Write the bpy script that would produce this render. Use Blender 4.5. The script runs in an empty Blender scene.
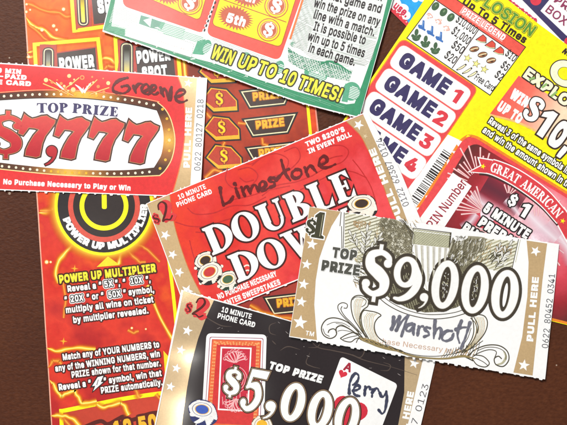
import bpy, bmesh, math, random
import numpy as np
from mathutils import Vector
from mathutils.geometry import tessellate_polygon

random.seed(7)
S = 0.0004                      # metres per unit of the layout grid (grid unit = 0.4 mm)
CX, CY = 283.5, 212.5
CARD_T = 0.00022                # card stock thickness
DZ = 2.5e-5                     # one ink layer
sc = bpy.context.scene
COL = sc.collection

# ------------------------------------------------------------------ materials
def lin(c):
    c = c / 255.0
    return c / 12.92 if c <= 0.04045 else ((c + 0.055) / 1.055) ** 2.4
ALB = 0.80
def rgb(c):
    return tuple(min(lin(v) * ALB, 0.86) for v in c) + (1.0,)

_M = {}
def nd(nt, t, **kw):
    n = nt.nodes.new(t)
    for k, v in kw.items():
        setattr(n, k, v)
    return n

def base_mat(name, rough, spec, metallic=0.0):
    m = bpy.data.materials.new(name); m.use_nodes = True
    nt = m.node_tree; b = nt.nodes['Principled BSDF']
    b.inputs['Roughness'].default_value = rough
    b.inputs['Specular IOR Level'].default_value = spec
    b.inputs['Metallic'].default_value = metallic
    return m, nt, b

def mottle(nt, b, colsock, lo=0.90, hi=1.06, s1=700.0, s2=3800.0, bump=0.04):
    """printed-card mottling: two octaves of noise multiplied into the ink, and paper tooth"""
    tc = nd(nt, 'ShaderNodeTexCoord')
    n1 = nd(nt, 'ShaderNodeTexNoise'); n1.inputs['Scale'].default_value = s1; n1.inputs['Detail'].default_value = 3
    n2 = nd(nt, 'ShaderNodeTexNoise'); n2.inputs['Scale'].default_value = s2; n2.inputs['Detail'].default_value = 1
    ad = nd(nt, 'ShaderNodeMath', operation='ADD')
    mr = nd(nt, 'ShaderNodeMapRange')
    mr.inputs['From Min'].default_value = 0.65; mr.inputs['From Max'].default_value = 1.35
    mr.inputs['To Min'].default_value = lo; mr.inputs['To Max'].default_value = hi
    mx = nd(nt, 'ShaderNodeVectorMath', operation='MULTIPLY')
    L = nt.links.new
    L(tc.outputs['Object'], n1.inputs['Vector']); L(tc.outputs['Object'], n2.inputs['Vector'])
    L(n1.outputs['Fac'], ad.inputs[0]); L(n2.outputs['Fac'], ad.inputs[1])
    L(ad.outputs[0], mr.inputs['Value'])
    L(colsock, mx.inputs[0]); L(mr.outputs[0], mx.inputs[1])
    L(mx.outputs[0], b.inputs['Base Color'])
    if bump:
        bp = nd(nt, 'ShaderNodeBump'); bp.inputs['Strength'].default_value = bump; bp.inputs['Distance'].default_value = 0.0003
        L(n2.outputs['Fac'], bp.inputs['Height']); L(bp.outputs[0], b.inputs['Normal'])

def ink(name, c, rough=0.40, spec=0.30, lo=0.83, hi=1.11, metallic=0.0):
    if name in _M: return _M[name]
    m, nt, b = base_mat(name, rough, spec, metallic)
    r = nd(nt, 'ShaderNodeRGB'); r.outputs[0].default_value = rgb(c)
    mottle(nt, b, r.outputs[0], lo, hi)
    _M[name] = m; return m

def gradient(name, stops, p0, p1, radial=False, rough=0.45, spec=0.22, noise=0.0, nscale=60.0):
    """printed colour gradient across the artwork, in the object's own coordinates (p in grid units from the ticket's base)"""
    if name in _M: return _M[name]
    m, nt, b = base_mat(name, rough, spec)
    L = nt.links.new
    tc = nd(nt, 'ShaderNodeTexCoord')
    a = Vector((p0[0] * S, -p0[1] * S, 0)); e = Vector((p1[0] * S, -p1[1] * S, 0)); d = e - a
    sub = nd(nt, 'ShaderNodeVectorMath', operation='SUBTRACT'); sub.inputs[1].default_value = a
    L(tc.outputs['Object'], sub.inputs[0])
    if radial:
        fl = nd(nt, 'ShaderNodeVectorMath', operation='MULTIPLY'); fl.inputs[1].default_value = (1, 1, 0)
        L(sub.outputs[0], fl.inputs[0])
        ln = nd(nt, 'ShaderNodeVectorMath', operation='LENGTH'); L(fl.outputs[0], ln.inputs[0])
        t = nd(nt, 'ShaderNodeMath', operation='DIVIDE'); t.inputs[1].default_value = d.length
        L(ln.outputs['Value'], t.inputs[0])
    else:
        t = nd(nt, 'ShaderNodeVectorMath', operation='DOT_PRODUCT'); t.inputs[1].default_value = d / d.length_squared
        L(sub.outputs[0], t.inputs[0])
    ts = t.outputs['Value'] if 'Value' in t.outputs else t.outputs[0]
    if noise:
        n = nd(nt, 'ShaderNodeTexNoise'); n.inputs['Scale'].default_value = nscale; n.inputs['Detail'].default_value = 3
        L(tc.outputs['Object'], n.inputs['Vector'])
        ma = nd(nt, 'ShaderNodeMath', operation='MULTIPLY_ADD'); ma.inputs[1].default_value = noise
        L(n.outputs['Fac'], ma.inputs[0]); L(ts, ma.inputs[2])
        m2 = nd(nt, 'ShaderNodeMath', operation='SUBTRACT'); m2.inputs[1].default_value = noise * 0.5
        L(ma.outputs[0], m2.inputs[0]); ts = m2.outputs[0]
    cr = nd(nt, 'ShaderNodeValToRGB')
    el = cr.color_ramp.elements
    while len(el) < len(stops): el.new(0.5)
    for k, (pos, c) in enumerate(stops):
        el[k].position = pos; el[k].color = rgb(c)
    L(ts, cr.inputs['Fac'])
    mottle(nt, b, cr.outputs['Color'])
    _M[name] = m; return m

def soft(name, stops):
    """soft-edged printed line: colour and ink coverage change across the stroke (uv v)"""
    if name in _M: return _M[name]
    m, nt, b = base_mat(name, 0.45, 0.22)
    L = nt.links.new
    uv = nd(nt, 'ShaderNodeUVMap')
    sp = nd(nt, 'ShaderNodeSeparateXYZ'); L(uv.outputs[0], sp.inputs[0])
    s1 = nd(nt, 'ShaderNodeMath', operation='SUBTRACT'); s1.inputs[1].default_value = 0.5; L(sp.outputs['Y'], s1.inputs[0])
    ab = nd(nt, 'ShaderNodeMath', operation='ABSOLUTE'); L(s1.outputs[0], ab.inputs[0])
    m2 = nd(nt, 'ShaderNodeMath', operation='MULTIPLY'); m2.inputs[1].default_value = 2.0; L(ab.outputs[0], m2.inputs[0])
    cr = nd(nt, 'ShaderNodeValToRGB'); el = cr.color_ramp.elements
    while len(el) < len(stops): el.new(0.5)
    for k, (pos, c, a) in enumerate(stops):
        el[k].position = pos; el[k].color = rgb(c)[:3] + (a,)
    L(m2.outputs[0], cr.inputs['Fac'])
    L(cr.outputs['Color'], b.inputs['Base Color']); L(cr.outputs['Alpha'], b.inputs['Alpha'])
    _M[name] = m; return m

def foil(name, c, rough=0.33, metallic=0.35, grain=0.35, spec=0.4):
    """metallic gold ink: fine uneven flake"""
    if name in _M: return _M[name]
    m, nt, b = base_mat(name, rough, spec, metallic)
    L = nt.links.new
    tc = nd(nt, 'ShaderNodeTexCoord')
    r = nd(nt, 'ShaderNodeRGB'); r.outputs[0].default_value = rgb(c)
    mottle(nt, b, r.outputs[0], 0.90, 1.07, 90, 1500, 0)
    v = nd(nt, 'ShaderNodeTexVoronoi'); v.inputs['Scale'].default_value = 2600
    n = nd(nt, 'ShaderNodeTexNoise'); n.inputs['Scale'].default_value = 900; n.inputs['Detail'].default_value = 0
    L(tc.outputs['Object'], v.inputs['Vector']); L(tc.outputs['Object'], n.inputs['Vector'])
    ad = nd(nt, 'ShaderNodeMath', operation='ADD'); L(v.outputs['Distance'], ad.inputs[0]); L(n.outputs['Fac'], ad.inputs[1])
    if grain < .001: _M[name] = m; return m
    bp = nd(nt, 'ShaderNodeBump'); bp.inputs['Strength'].default_value = grain; bp.inputs['Distance'].default_value = 0.00003
    L(ad.outputs[0], bp.inputs['Height']); L(bp.outputs[0], b.inputs['Normal'])
    _M[name] = m; return m

WHITE = ink('white_card_stock', (252, 251, 247), lo=0.93, hi=1.04)
def marker(name, c):
    """felt-tip ink: slightly see-through, streaky"""
    m = ink(name, c, lo=.62, hi=1.2)
    m.node_tree.nodes['Principled BSDF'].inputs['Alpha'].default_value = .92
    return m
PAPER = ink('bare_stub_paper', (252, 250, 247), lo=0.92, hi=1.03)
BLACK = ink('black_ink', (38, 30, 30))
DKBROWN = ink('dark_brown_ink', (62, 42, 34))
REDT = ink('ticket_red', (232, 48, 42))
YEL = ink('bright_yellow_ink', (255, 246, 10))
LEM = ink('lemon_ink', (252, 238, 60))
CREAM = ink('cream_ink', (250, 240, 190))
GOLDINK = ink('golden_ink', (246, 186, 44))
ORANGE = ink('orange_ink', (244, 140, 40))
CORAL = ink('coral_ink', (242, 92, 78))
NAVY = ink('navy_ink', (62, 54, 100))
GREEN = ink('ticket_green', (44, 146, 100))
PGREEN = ink('pale_engraved_green', (120, 186, 150))
GREY = ink('serial_grey_ink', (92, 92, 96))
FAINT = ink('faint_grey_ink', (178, 186, 178))
OLIVE = ink('engraving_olive', (74, 68, 50))
LOLIVE = ink('light_engraving_olive', (186, 182, 150))
TANINK = ink('tan_engraving_ink', (188, 158, 104))
MAROON = ink('maroon_ink', (160, 38, 56))
TAN = foil('tan_gold_strip', (210, 178, 130), .30, .25, .03, .4)

# ------------------------------------------------------------------ 2-D drawing
def P(x, y): return ((x - CX) * S, (CY - y) * S)

def area(pts):
    a = 0
    for i in range(len(pts)):
        x0, y0 = pts[i - 1]; x1, y1 = pts[i]
        a += x0 * y1 - x1 * y0
    return a / 2

def catmull(pts, n=8, closed=False):
    """smooth curve through points of any dimension"""
    if len(pts) < 3 and not closed:
        a, b = pts[0], pts[-1]
        return [tuple(a[k] + (b[k] - a[k]) * i / n for k in range(len(a))) for i in range(n + 1)]
    out = []; N = len(pts)
    rng = range(N) if closed else range(N - 1)
    for i in rng:
        if closed:
            p0, p1, p2, p3 = pts[i - 1], pts[i], pts[(i + 1) % N], pts[(i + 2) % N]
        else:
            p1, p2 = pts[i], pts[i + 1]
            p0 = pts[i - 1] if i else tuple(2 * p1[k] - p2[k] for k in range(len(p1)))
            p3 = pts[i + 2] if i + 2 < N else tuple(2 * p2[k] - p1[k] for k in range(len(p1)))
        for j in range(n):
            t = j / n
            out.append(tuple(0.5 * ((2 * p1[k]) + (-p0[k] + p2[k]) * t + (2 * p0[k] - 5 * p1[k] + 4 * p2[k] - p3[k]) * t * t
                                    + (-p0[k] + 3 * p1[k] - 3 * p2[k] + p3[k]) * t ** 3) for k in range(len(p1))))
    if not closed: out.append(tuple(pts[-1]))
    return out

def unit(x, y):
    l = math.hypot(x, y) or 1e-9
    return x / l, y / l

def ribbon(c, caps=True):
    """centre line of (x, y, width) -> left and right edges, rounded ends"""
    n = len(c); L = []; R = []
    tan = []
    for i in range(n):
        a = c[max(i - 1, 0)]; b = c[min(i + 1, n - 1)]
        tan.append(unit(b[0] - a[0], b[1] - a[1]))
    def put(x, y, t, h):
        L.append((x - t[1] * h, y + t[0] * h)); R.append((x + t[1] * h, y - t[0] * h))
    if caps:
        x, y, w = c[0]; t = tan[0]
        for f in (0.97, 0.75, 0.4):
            put(x - t[0] * w / 2 * f, y - t[1] * w / 2 * f, t, w / 2 * math.sqrt(1 - f * f))
    for i in range(n):
        put(c[i][0], c[i][1], tan[i], c[i][2] / 2)
    if caps:
        x, y, w = c[-1]; t = tan[-1]
        for f in (0.4, 0.75, 0.97):
            put(x + t[0] * w / 2 * f, y + t[1] * w / 2 * f, t, w / 2 * math.sqrt(1 - f * f))
    return L, R

def ell(cx, cy, rx, ry, ang=0.0, n=40, a0=0, a1=360):
    ca, sa = math.cos(math.radians(ang)), math.sin(math.radians(ang))
    out = []
    full = abs(a1 - a0) >= 360
    for i in range(n if full else n + 1):
        t = math.radians(a0 + (a1 - a0) * i / n)
        x, y = rx * math.cos(t), ry * math.sin(t)
        out.append((cx + x * ca - y * sa, cy + x * sa + y * ca))
    return out

def grow(pts, e):
    """offset a simple polygon outwards by e"""
    if abs(e) < 1e-9: return list(pts)
    s = 1 if area(pts) > 0 else -1
    n = len(pts); out = []
    for i in range(n):
        a, b, c = pts[i - 1], pts[i], pts[(i + 1) % n]
        d1 = unit(b[0] - a[0], b[1] - a[1]); d2 = unit(c[0] - b[0], c[1] - b[1])
        n1 = (d1[1] * s, -d1[0] * s); n2 = (d2[1] * s, -d2[0] * s)
        mx, my = n1[0] + n2[0], n1[1] + n2[1]
        k = 2.0 / max(mx * mx + my * my, 0.45)
        out.append((b[0] + mx * e * k, b[1] + my * e * k))
    return out

def rrect(corners, r, n=5):
    """rounded quadrilateral"""
    out = []; N = len(corners)
    for i in range(N):
        a, b, c = corners[i - 1], corners[i], corners[(i + 1) % N]
        d1 = unit(a[0] - b[0], a[1] - b[1]); d2 = unit(c[0] - b[0], c[1] - b[1])
        p = (b[0] + d1[0] * r, b[1] + d1[1] * r); q = (b[0] + d2[0] * r, b[1] + d2[1] * r)
        for k in range(n + 1):
            t = k / n
            out.append(((1 - t) ** 2 * p[0] + 2 * t * (1 - t) * b[0] + t * t * q[0],
                        (1 - t) ** 2 * p[1] + 2 * t * (1 - t) * b[1] + t * t * q[1]))
    return out

def frame(o, ang, k=1.0):
    ca, sa = math.cos(math.radians(ang)) * k, math.sin(math.radians(ang)) * k
    return lambda x, y: (o[0] + x * ca - y * sa, o[1] + x * sa + y * ca)

def starpts(cx, cy, r, ang=0, k=0.42, n=5):
    return [(cx + (r if i % 2 == 0 else r * k) * math.sin(math.radians(ang + i * 180 / n)),
             cy - (r if i % 2 == 0 else r * k) * math.cos(math.radians(ang + i * 180 / n))) for i in range(2 * n)]

class Shape:
    """a set of ribbons, rings and polygons that can be painted with a growing outline"""
    def __init__(s, tf=None): s.items = []; s.tf = tf or (lambda x, y: (x, y))
    def m(s, pts): return [s.tf(*p) for p in pts]
    def poly(s, pts): s.items.append(('p', s.m(pts))); return s
    def strip(s, L, R): s.items.append(('s', s.m(L), s.m(R))); return s
    def ring(s, O, I): s.items.append(('r', s.m(O), s.m(I))); return s
    def brush(s, pts, n=8, caps=True):
        L, R = ribbon(catmull(pts, n), caps); return s.strip(L, R)
    def line(s, a, b, w, w2=None):
        L, R = ribbon([(a[0], a[1], w), (b[0], b[1], w if w2 is None else w2)], False); return s.strip(L, R)
    def disc(s, x, y, rx, ry=None, ang=0, n=28): return s.poly(ell(x, y, rx, ry or rx, ang, n))
    def paint(s, part, mat, layer, e=0.0):
        for it in s.items:
            if it[0] == 'p': part.poly(grow(it[1], e), mat, layer)
            elif it[0] == 'r':
                O = grow(it[1], e); I = grow(it[2], -e)
                if e > 0 and (abs(area(I)) > abs(area(it[2])) or area(I) * area(it[2]) <= 0): part.poly(O, mat, layer)
                else: part.strip(O + O[:1], I + I[:1], mat, layer)
            else:
                L, R = it[1], it[2]
                if e:
                    l2 = []; r2 = []; n = len(L)
                    cs = [((L[i][0] + R[i][0]) / 2, (L[i][1] + R[i][1]) / 2) for i in range(n)]
                    for i in range(n):
                        dx, dy = L[i][0] - R[i][0], L[i][1] - R[i][1]; h = math.hypot(dx, dy) / 2
                        ux, uy = unit(dx, dy); x, y = cs[i]
                        if i in (0, n - 1):
                            j = 1 if i == 0 else n - 2
                            tx, ty = unit(x - cs[j][0], y - cs[j][1]); x += tx * e; y += ty * e
                        l2.append((x + ux * (h + e), y + uy * (h + e))); r2.append((x - ux * (h + e), y - uy * (h + e)))
                    L, R = l2, r2
                part.strip(L, R, mat, layer)

# ------------------------------------------------------------------ lettering
_G = {}
try:        # the plain grotesque that ships with Blender; the built-in face otherwise
    FACE = bpy.data.fonts.load(bpy.utils.system_resource('DATAFILES', path='fonts') + '/Inter.woff2')
except Exception:
    FACE = None
def glyphs(text, off, sp=0.0):
    key = (text, round(off, 4), round(sp, 4))
    if key not in _G:
        c = bpy.data.curves.new('lettering', 'FONT'); c.body = text
        if FACE: c.font = FACE
        c.offset = off; c.resolution_u = 3; c.space_character = 1.0 + 3.0 * max(sp, 0)
        o = bpy.data.objects.new('lettering', c)
        m = o.to_mesh()
        m.calc_loop_triangles()
        v = [(q.co.x, q.co.y) for q in m.vertices]; f = [tuple(t.vertices) for t in m.loop_triangles]
        o.to_mesh_clear(); bpy.data.objects.remove(o); bpy.data.curves.remove(c)
        _G[key] = (v, f)
    return _G[key]
CAP = max(v[1] for v in glyphs('H', 0)[0])

# serif alphabet: unit cap height, y up; each glyph is (width, draw(shape, thick, thin))
def _stem(s, x, w, y0=0.0, y1=1.0, sf=0.07, top=1, bot=1, th=0.055):
    s.poly([(x, y0), (x + w, y0), (x + w, y1), (x, y1)])
    if bot: s.poly([(x - sf, y0), (x + w + sf, y0), (x + w + sf, y0 + th), (x + w, y0 + th * 2), (x, y0 + th * 2), (x - sf, y0 + th)])
    if top: s.poly([(x - sf, y1 - th), (x, y1 - 2 * th), (x + w, y1 - 2 * th), (x + w + sf, y1 - th), (x + w + sf, y1), (x - sf, y1)])
def _bowl(s, cx, cy, rx, ry, tk, tn, a0, a1):
    s.strip(ell(cx, cy, rx, ry, 0, 22, a0, a1), ell(cx, cy, rx - tk, ry - tn, 0, 22, a0, a1))
def _diag(s, x0, y0, x1, y1, w): s.poly([(x0, y0), (x0 + w, y0), (x1 + w, y1), (x1, y1)])
def _arm(s, x0, x1, y, th, d, up):
    s.poly([(x0, y), (x1, y), (x1, y + th), (x0, y + th)])
    if up: s.poly([(x1 - 0.14, y + th), (x1, y + th), (x1 + 0.02, y + th + d)])
    else: s.poly([(x1 - 0.14, y), (x1 + 0.02, y - d), (x1, y)])
def serif_glyph(ch, s, k, n):
    if ch == 'D': _stem(s, .08, k); _bowl(s, .08 + k - .02, .5, .62 - k * .35, .5, k * 1.02, n, -90, 90); return .78
    if ch == 'O': s.ring(ell(.42, .5, .42, .52, 0, 40), ell(.42, .5, .42 - k, .52 - n, 0, 40)); return .84
    if ch == 'C' or ch == 'G':
        s.strip(ell(.42, .5, .42, .52, 0, 30, 48, 318), ell(.45, .5, .42 - k, .52 - n, 0, 30, 48, 318))
        s.poly([(.66, .98), (.73, .98), (.73, .66), (.69, .72), (.64, .84)])
        if ch == 'G': _stem(s, .60, k, 0.03, .42, top=1, bot=0)
        return .82
    if ch == 'U':
        _stem(s, .08, k, .3, 1, bot=0); _stem(s, .66, n, .3, 1, bot=0)
        s.strip(ell(.395, .34, .315, .36, 0, 20, 180, 360), ell(.45, .34, .212 + (.16 - k) * .5, .36 - n * 1.4, 0, 20, 180, 360)); return .84
    if ch == 'B':
        _stem(s, .08, k); _bowl(s, .08 + k - .02, .755, .33, .245, k, n, -90, 90); _bowl(s, .08 + k - .02, .27, .40, .27, k, n, -90, 90); return .72
    if ch == 'P' or ch == 'R':
        _stem(s, .08, k); _bowl(s, .08 + k - .02, .73, .38, .27, k, n, -90, 90)
        if ch == 'R': s.poly([(.36, .47), (.36 + k * .9, .47), (.82, 0), (.82 - k * 1.2, 0)]); return .80
        return .68
    if ch == 'L': _stem(s, .08, k); _arm(s, .08 + k, .62, 0, n, .24, True); return .66
    if ch == 'E':
        _stem(s, .08, k); _arm(s, .08 + k, .60, 0, n, .24, True); _arm(s, .08 + k, .57, 1 - n, n, .22, False)
        s.poly([(.08 + k, .5 - n / 2), (.46, .5 - n / 2), (.46, .5 + n / 2), (.08 + k, .5 + n / 2)]); s.poly([(.42, .36), (.47, .36), (.47, .66), (.42, .66)]); return .66
    if ch == 'I': _stem(s, .08, k); return .16 + k
    if ch == 'T':
        _stem(s, .28, k, top=0); s.poly([(.0, 1 - n), (.56 + k, 1 - n), (.56 + k, 1), (0, 1)])
        s.poly([(0, 1 - n), (-.01, .72), (.10, 1 - n)]); s.poly([(.46 + k, 1 - n), (.57 + k, .72), (.56 + k, 1 - n)]); return .56 + k
    if ch == 'N':
        _stem(s, .08, n); _stem(s, .74, n); _diag(s, .80 - k * .6, 0, .06, 1, k); return .88
    if ch == 'M':
        _stem(s, .08, n); _stem(s, .80, k * .9); _diag(s, .47 - k * .5, 0, .06, 1, k); _diag(s, .47, 0, .86, 1, n); return 1.02
    if ch == 'A':
        _diag(s, .03, 0, .38, 1, n); _diag(s, .62, 0, .30, 1, k); s.poly([(.16, .3), (.66, .3), (.66, .3 + n), (.16, .3 + n)])
        s.poly([(-.05, 0), (.18, 0), (.18, .06), (-.05, .06)]); s.poly([(.54, 0), (.74 + k, 0), (.74 + k, .06), (.54, .06)]); return .82
    if ch == 'V' or ch == 'W':
        o = 0
        for q in range(1 if ch == 'V' else 2):
            _diag(s, .30 + o, 0, .04 + o, 1, k); _diag(s, .33 + o, 0, .62 + o, 1, n); o += .46
        s.poly([(-.04, .94), (.34, .94), (.34, 1), (-.04, 1)]); s.poly([(.42, .94), (.80, .94), (.80, 1), (.42, 1)])
        if ch == 'W': s.poly([(.96, .94), (1.24, .94), (1.24, 1), (.96, 1)])
        return .78 if ch == 'V' else 1.22
    if ch == 'Z':
        s.poly([(.04, 1 - n), (.66, 1 - n), (.66, 1), (.04, 1)]); s.poly([(.02, 0), (.68, 0), (.68, n), (.02, n)])
        _diag(s, .02, 0, .66 - k, 1, k * 1.1); s.poly([(.04, 1 - n), (.03, .74), (.12, 1 - n)]); s.poly([(.60, n), (.69, .27), (.68, n)]); return .72
    return .38

def serif_shape(text, p0, p1, h, k=.2, n=.06, gap=.09):
    """serif lettering laid along the baseline p0-p1 with cap height h"""
    xs = []; x = 0
    for ch in text:
        w = serif_glyph(ch, Shape(), k, n); xs.append((x, w)); x += w + gap
    tot = x - gap
    dx, dy = (p1[0] - p0[0]) / tot, (p1[1] - p0[1]) / tot
    ux, uy = unit(dx, dy); nx, ny = uy * h, -ux * h
    full = Shape()
    for ch, (x, w) in zip(text, xs):
        s = Shape(lambda a, b, x=x: (p0[0] + (x + a) * dx + b * nx, p0[1] + (x + a) * dy + b * ny))
        serif_glyph(ch, s, k, n); full.items += s.items
    return full

def dollar(c, h, ang=0, wide=1.0, bar=1.0, fat=1.0):
    """dollar sign of height h centred at c"""
    f = frame(c, ang, h)
    s = Shape(lambda x, y: f(x * wide, y))
    s.brush([(.19, -.17, .10 * fat), (.17, -.29, .10 * fat), (.03, -.36, .10 * fat), (-.14, -.29, .15 * fat), (-.13, -.12, .19 * fat), (.03, .0, .22 * fat), (.15, .12, .19 * fat),
             (.14, .28, .15 * fat), (-.02, .36, .10 * fat), (-.16, .29, .10 * fat), (-.19, .18, .10 * fat)])
    s.disc(.17, -.19, .075 * fat); s.disc(-.17, .20, .075 * fat)
    if bar:
        s.line((.01, -.5), (.01, -.33), .07 * fat); s.line((.01, .33), (.01, .5), .07 * fat)
    return s
def zero(c, rx, ry, hx, hy, ang=0):
    return Shape().ring(ell(c[0], c[1], rx, ry, ang, 44), ell(c[0], c[1], hx, hy, ang, 44))
def one(p, h, ang, w=.34):
    """plain numeral one with a flag; p is the foot of its left edge"""
    f = frame(p, ang, h); s = Shape(f)
    return s.poly([(.30 * w, 0), (.30 * w, -.70), (-.28 * w, -.62), (-.28 * w, -.80), (.42 * w, -1.0), (w, -1.0), (w, 0)])
def comma(c, h, ang=0):
    s = Shape(frame(c, ang, h)); s.disc(0, -.22, .25)
    s.strip([(.25, -.22), (.245, -.08), (.20, .08), (.10, .26), (-.04, .40), (-.20, .48)], [(-.02, -.02), (.06, .0), (.08, .06), (.02, .20), (-.10, .34), (-.23, .44)]); return s
def seven(p, w, h, ang):
    """fat wavy-topped seven, box origin at its top left"""
    f = frame(p, ang)
    pts = [(.15, .0), (.24, .06), (.36, .115), (.48, .09), (.62, .045), (.76, .03), (.86, .085), (1.0, .13), (.985, .20), (.86, .36), (.74, .50), (.66, .68), (.60, .98), (.50, 1.01), (.20, .97), (.22, .84),
           (.30, .68), (.42, .50), (.56, .36), (.44, .33), (.28, .32), (.20, .42), (.13, .50), (.0, .46), (.06, .22)]
    return Shape(lambda x, y: f(x * w, y * h)).poly(pts)
def five(p, w, h, ang):
    f = frame(p, ang)
    s = Shape(lambda x, y: f(x * w, y * h))
    s.poly([(.24, .02), (1.0, .0), (.93, .19), (.34, .19), (.27, .42), (.15, .45)])
    s.brush([(.17, .46, .08), (.35, .40, .12), (.60, .42, .22), (.73, .64, .26), (.60, .86, .20), (.35, .97, .12), (.12, .90, .10)])
    s.disc(.14, .84, .12, .09); return s

# ------------------------------------------------------------------ the stack: how each card drapes over those beneath
GX0, GY0, GST, GW, GH = -80, -80, 2.0, 366, 296
gx = GX0 + np.arange(GW) * GST; gy = GY0 + np.arange(GH) * GST
GXX, GYY = np.meshgrid(gx, gy)
TOP = np.zeros((GH, GW))
def inside(poly):
    r = np.zeros((GH, GW), bool); n = len(poly)
    for i in range(n):
        x0, y0 = poly[i - 1]; x1, y1 = poly[i]
        if y0 == y1: continue
        c = ((y0 > GYY) != (y1 > GYY)) & (GXX < (x1 - x0) * (GYY - y0) / (y1 - y0) + x0)
        r ^= c
    return r
def slide(a, r, op):
    out = a.copy()
    for k in range(1, r + 1):
        p = np.pad(a, ((0, 0), (r, r)), 'edge'); out = op(out, op(p[:, r - k:r - k + GW], p[:, r + k:r + k + GW]))
    a2 = out.copy(); out = a2.copy()
    for k in range(1, r + 1):
        p = np.pad(a2, ((r, r), (0, 0)), 'edge'); out = op(out, op(p[r - k:r - k + GH], p[r + k:r + k + GH]))
    return out
def boxblur(a, r):
    return slide(a, r, np.add) / (2 * r + 1) ** 2

class Ticket:
    def __init__(s, name, label, outline, base, stiff=10, lift=None, group=None, perf=()):
        global TOP
        s.e = bpy.data.objects.new(name, None); COL.objects.link(s.e)
        s.e.empty_display_size = 0.01
        s.e['label'] = label; s.e['category'] = 'lottery ticket'
        if group: s.e['group'] = group
        s.o = base
        s.out = outline
        s.H = boxblur(boxblur(slide(TOP, stiff * 2, np.maximum), stiff), stiff)
        if lift is not None: s.H = s.H + lift(GXX, GYY) * 0.001
        a, c = random.uniform(0, 6), random.uniform(0, 6); k1, k2 = random.uniform(.05, .075), random.uniform(.06, .09)
        wav = np.sin(GXX * k1 + GYY * .02 + a) + np.sin(GYY * k2 - GXX * .015 + c)
        s.H = s.H + .00015 * (wav + 2)
        s.H = np.maximum(s.H, TOP) + 0.00003
        ins = inside(outline)
        TOP = np.where(ins, np.maximum(TOP, s.H + CARD_T + 8 * DZ), TOP)
        s.z0 = s.h(*base)
        x, y = P(*base)
        s.e.location = (x, y, s.z0)
        s.parts = []
    def h(s, x, y):
        fx = min(max((x - GX0) / GST, 0), GW - 1.001); fy = min(max((y - GY0) / GST, 0), GH - 1.001)
        i, j = int(fx), int(fy); u, v = fx - i, fy - j; H = s.H
        return (H[j, i] * (1 - u) + H[j, i + 1] * u) * (1 - v) + (H[j + 1, i] * (1 - u) + H[j + 1, i + 1] * u) * v
    def card(s, mat=None):
        p = Part(s, 'card'); p.poly(s.out, mat or WHITE, 0); p.slab = True; return p
    def part(s, name, parent=None, label=None): return Part(s, name, parent, label)
    def done(s):
        for p in s.parts: p.build()

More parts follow.
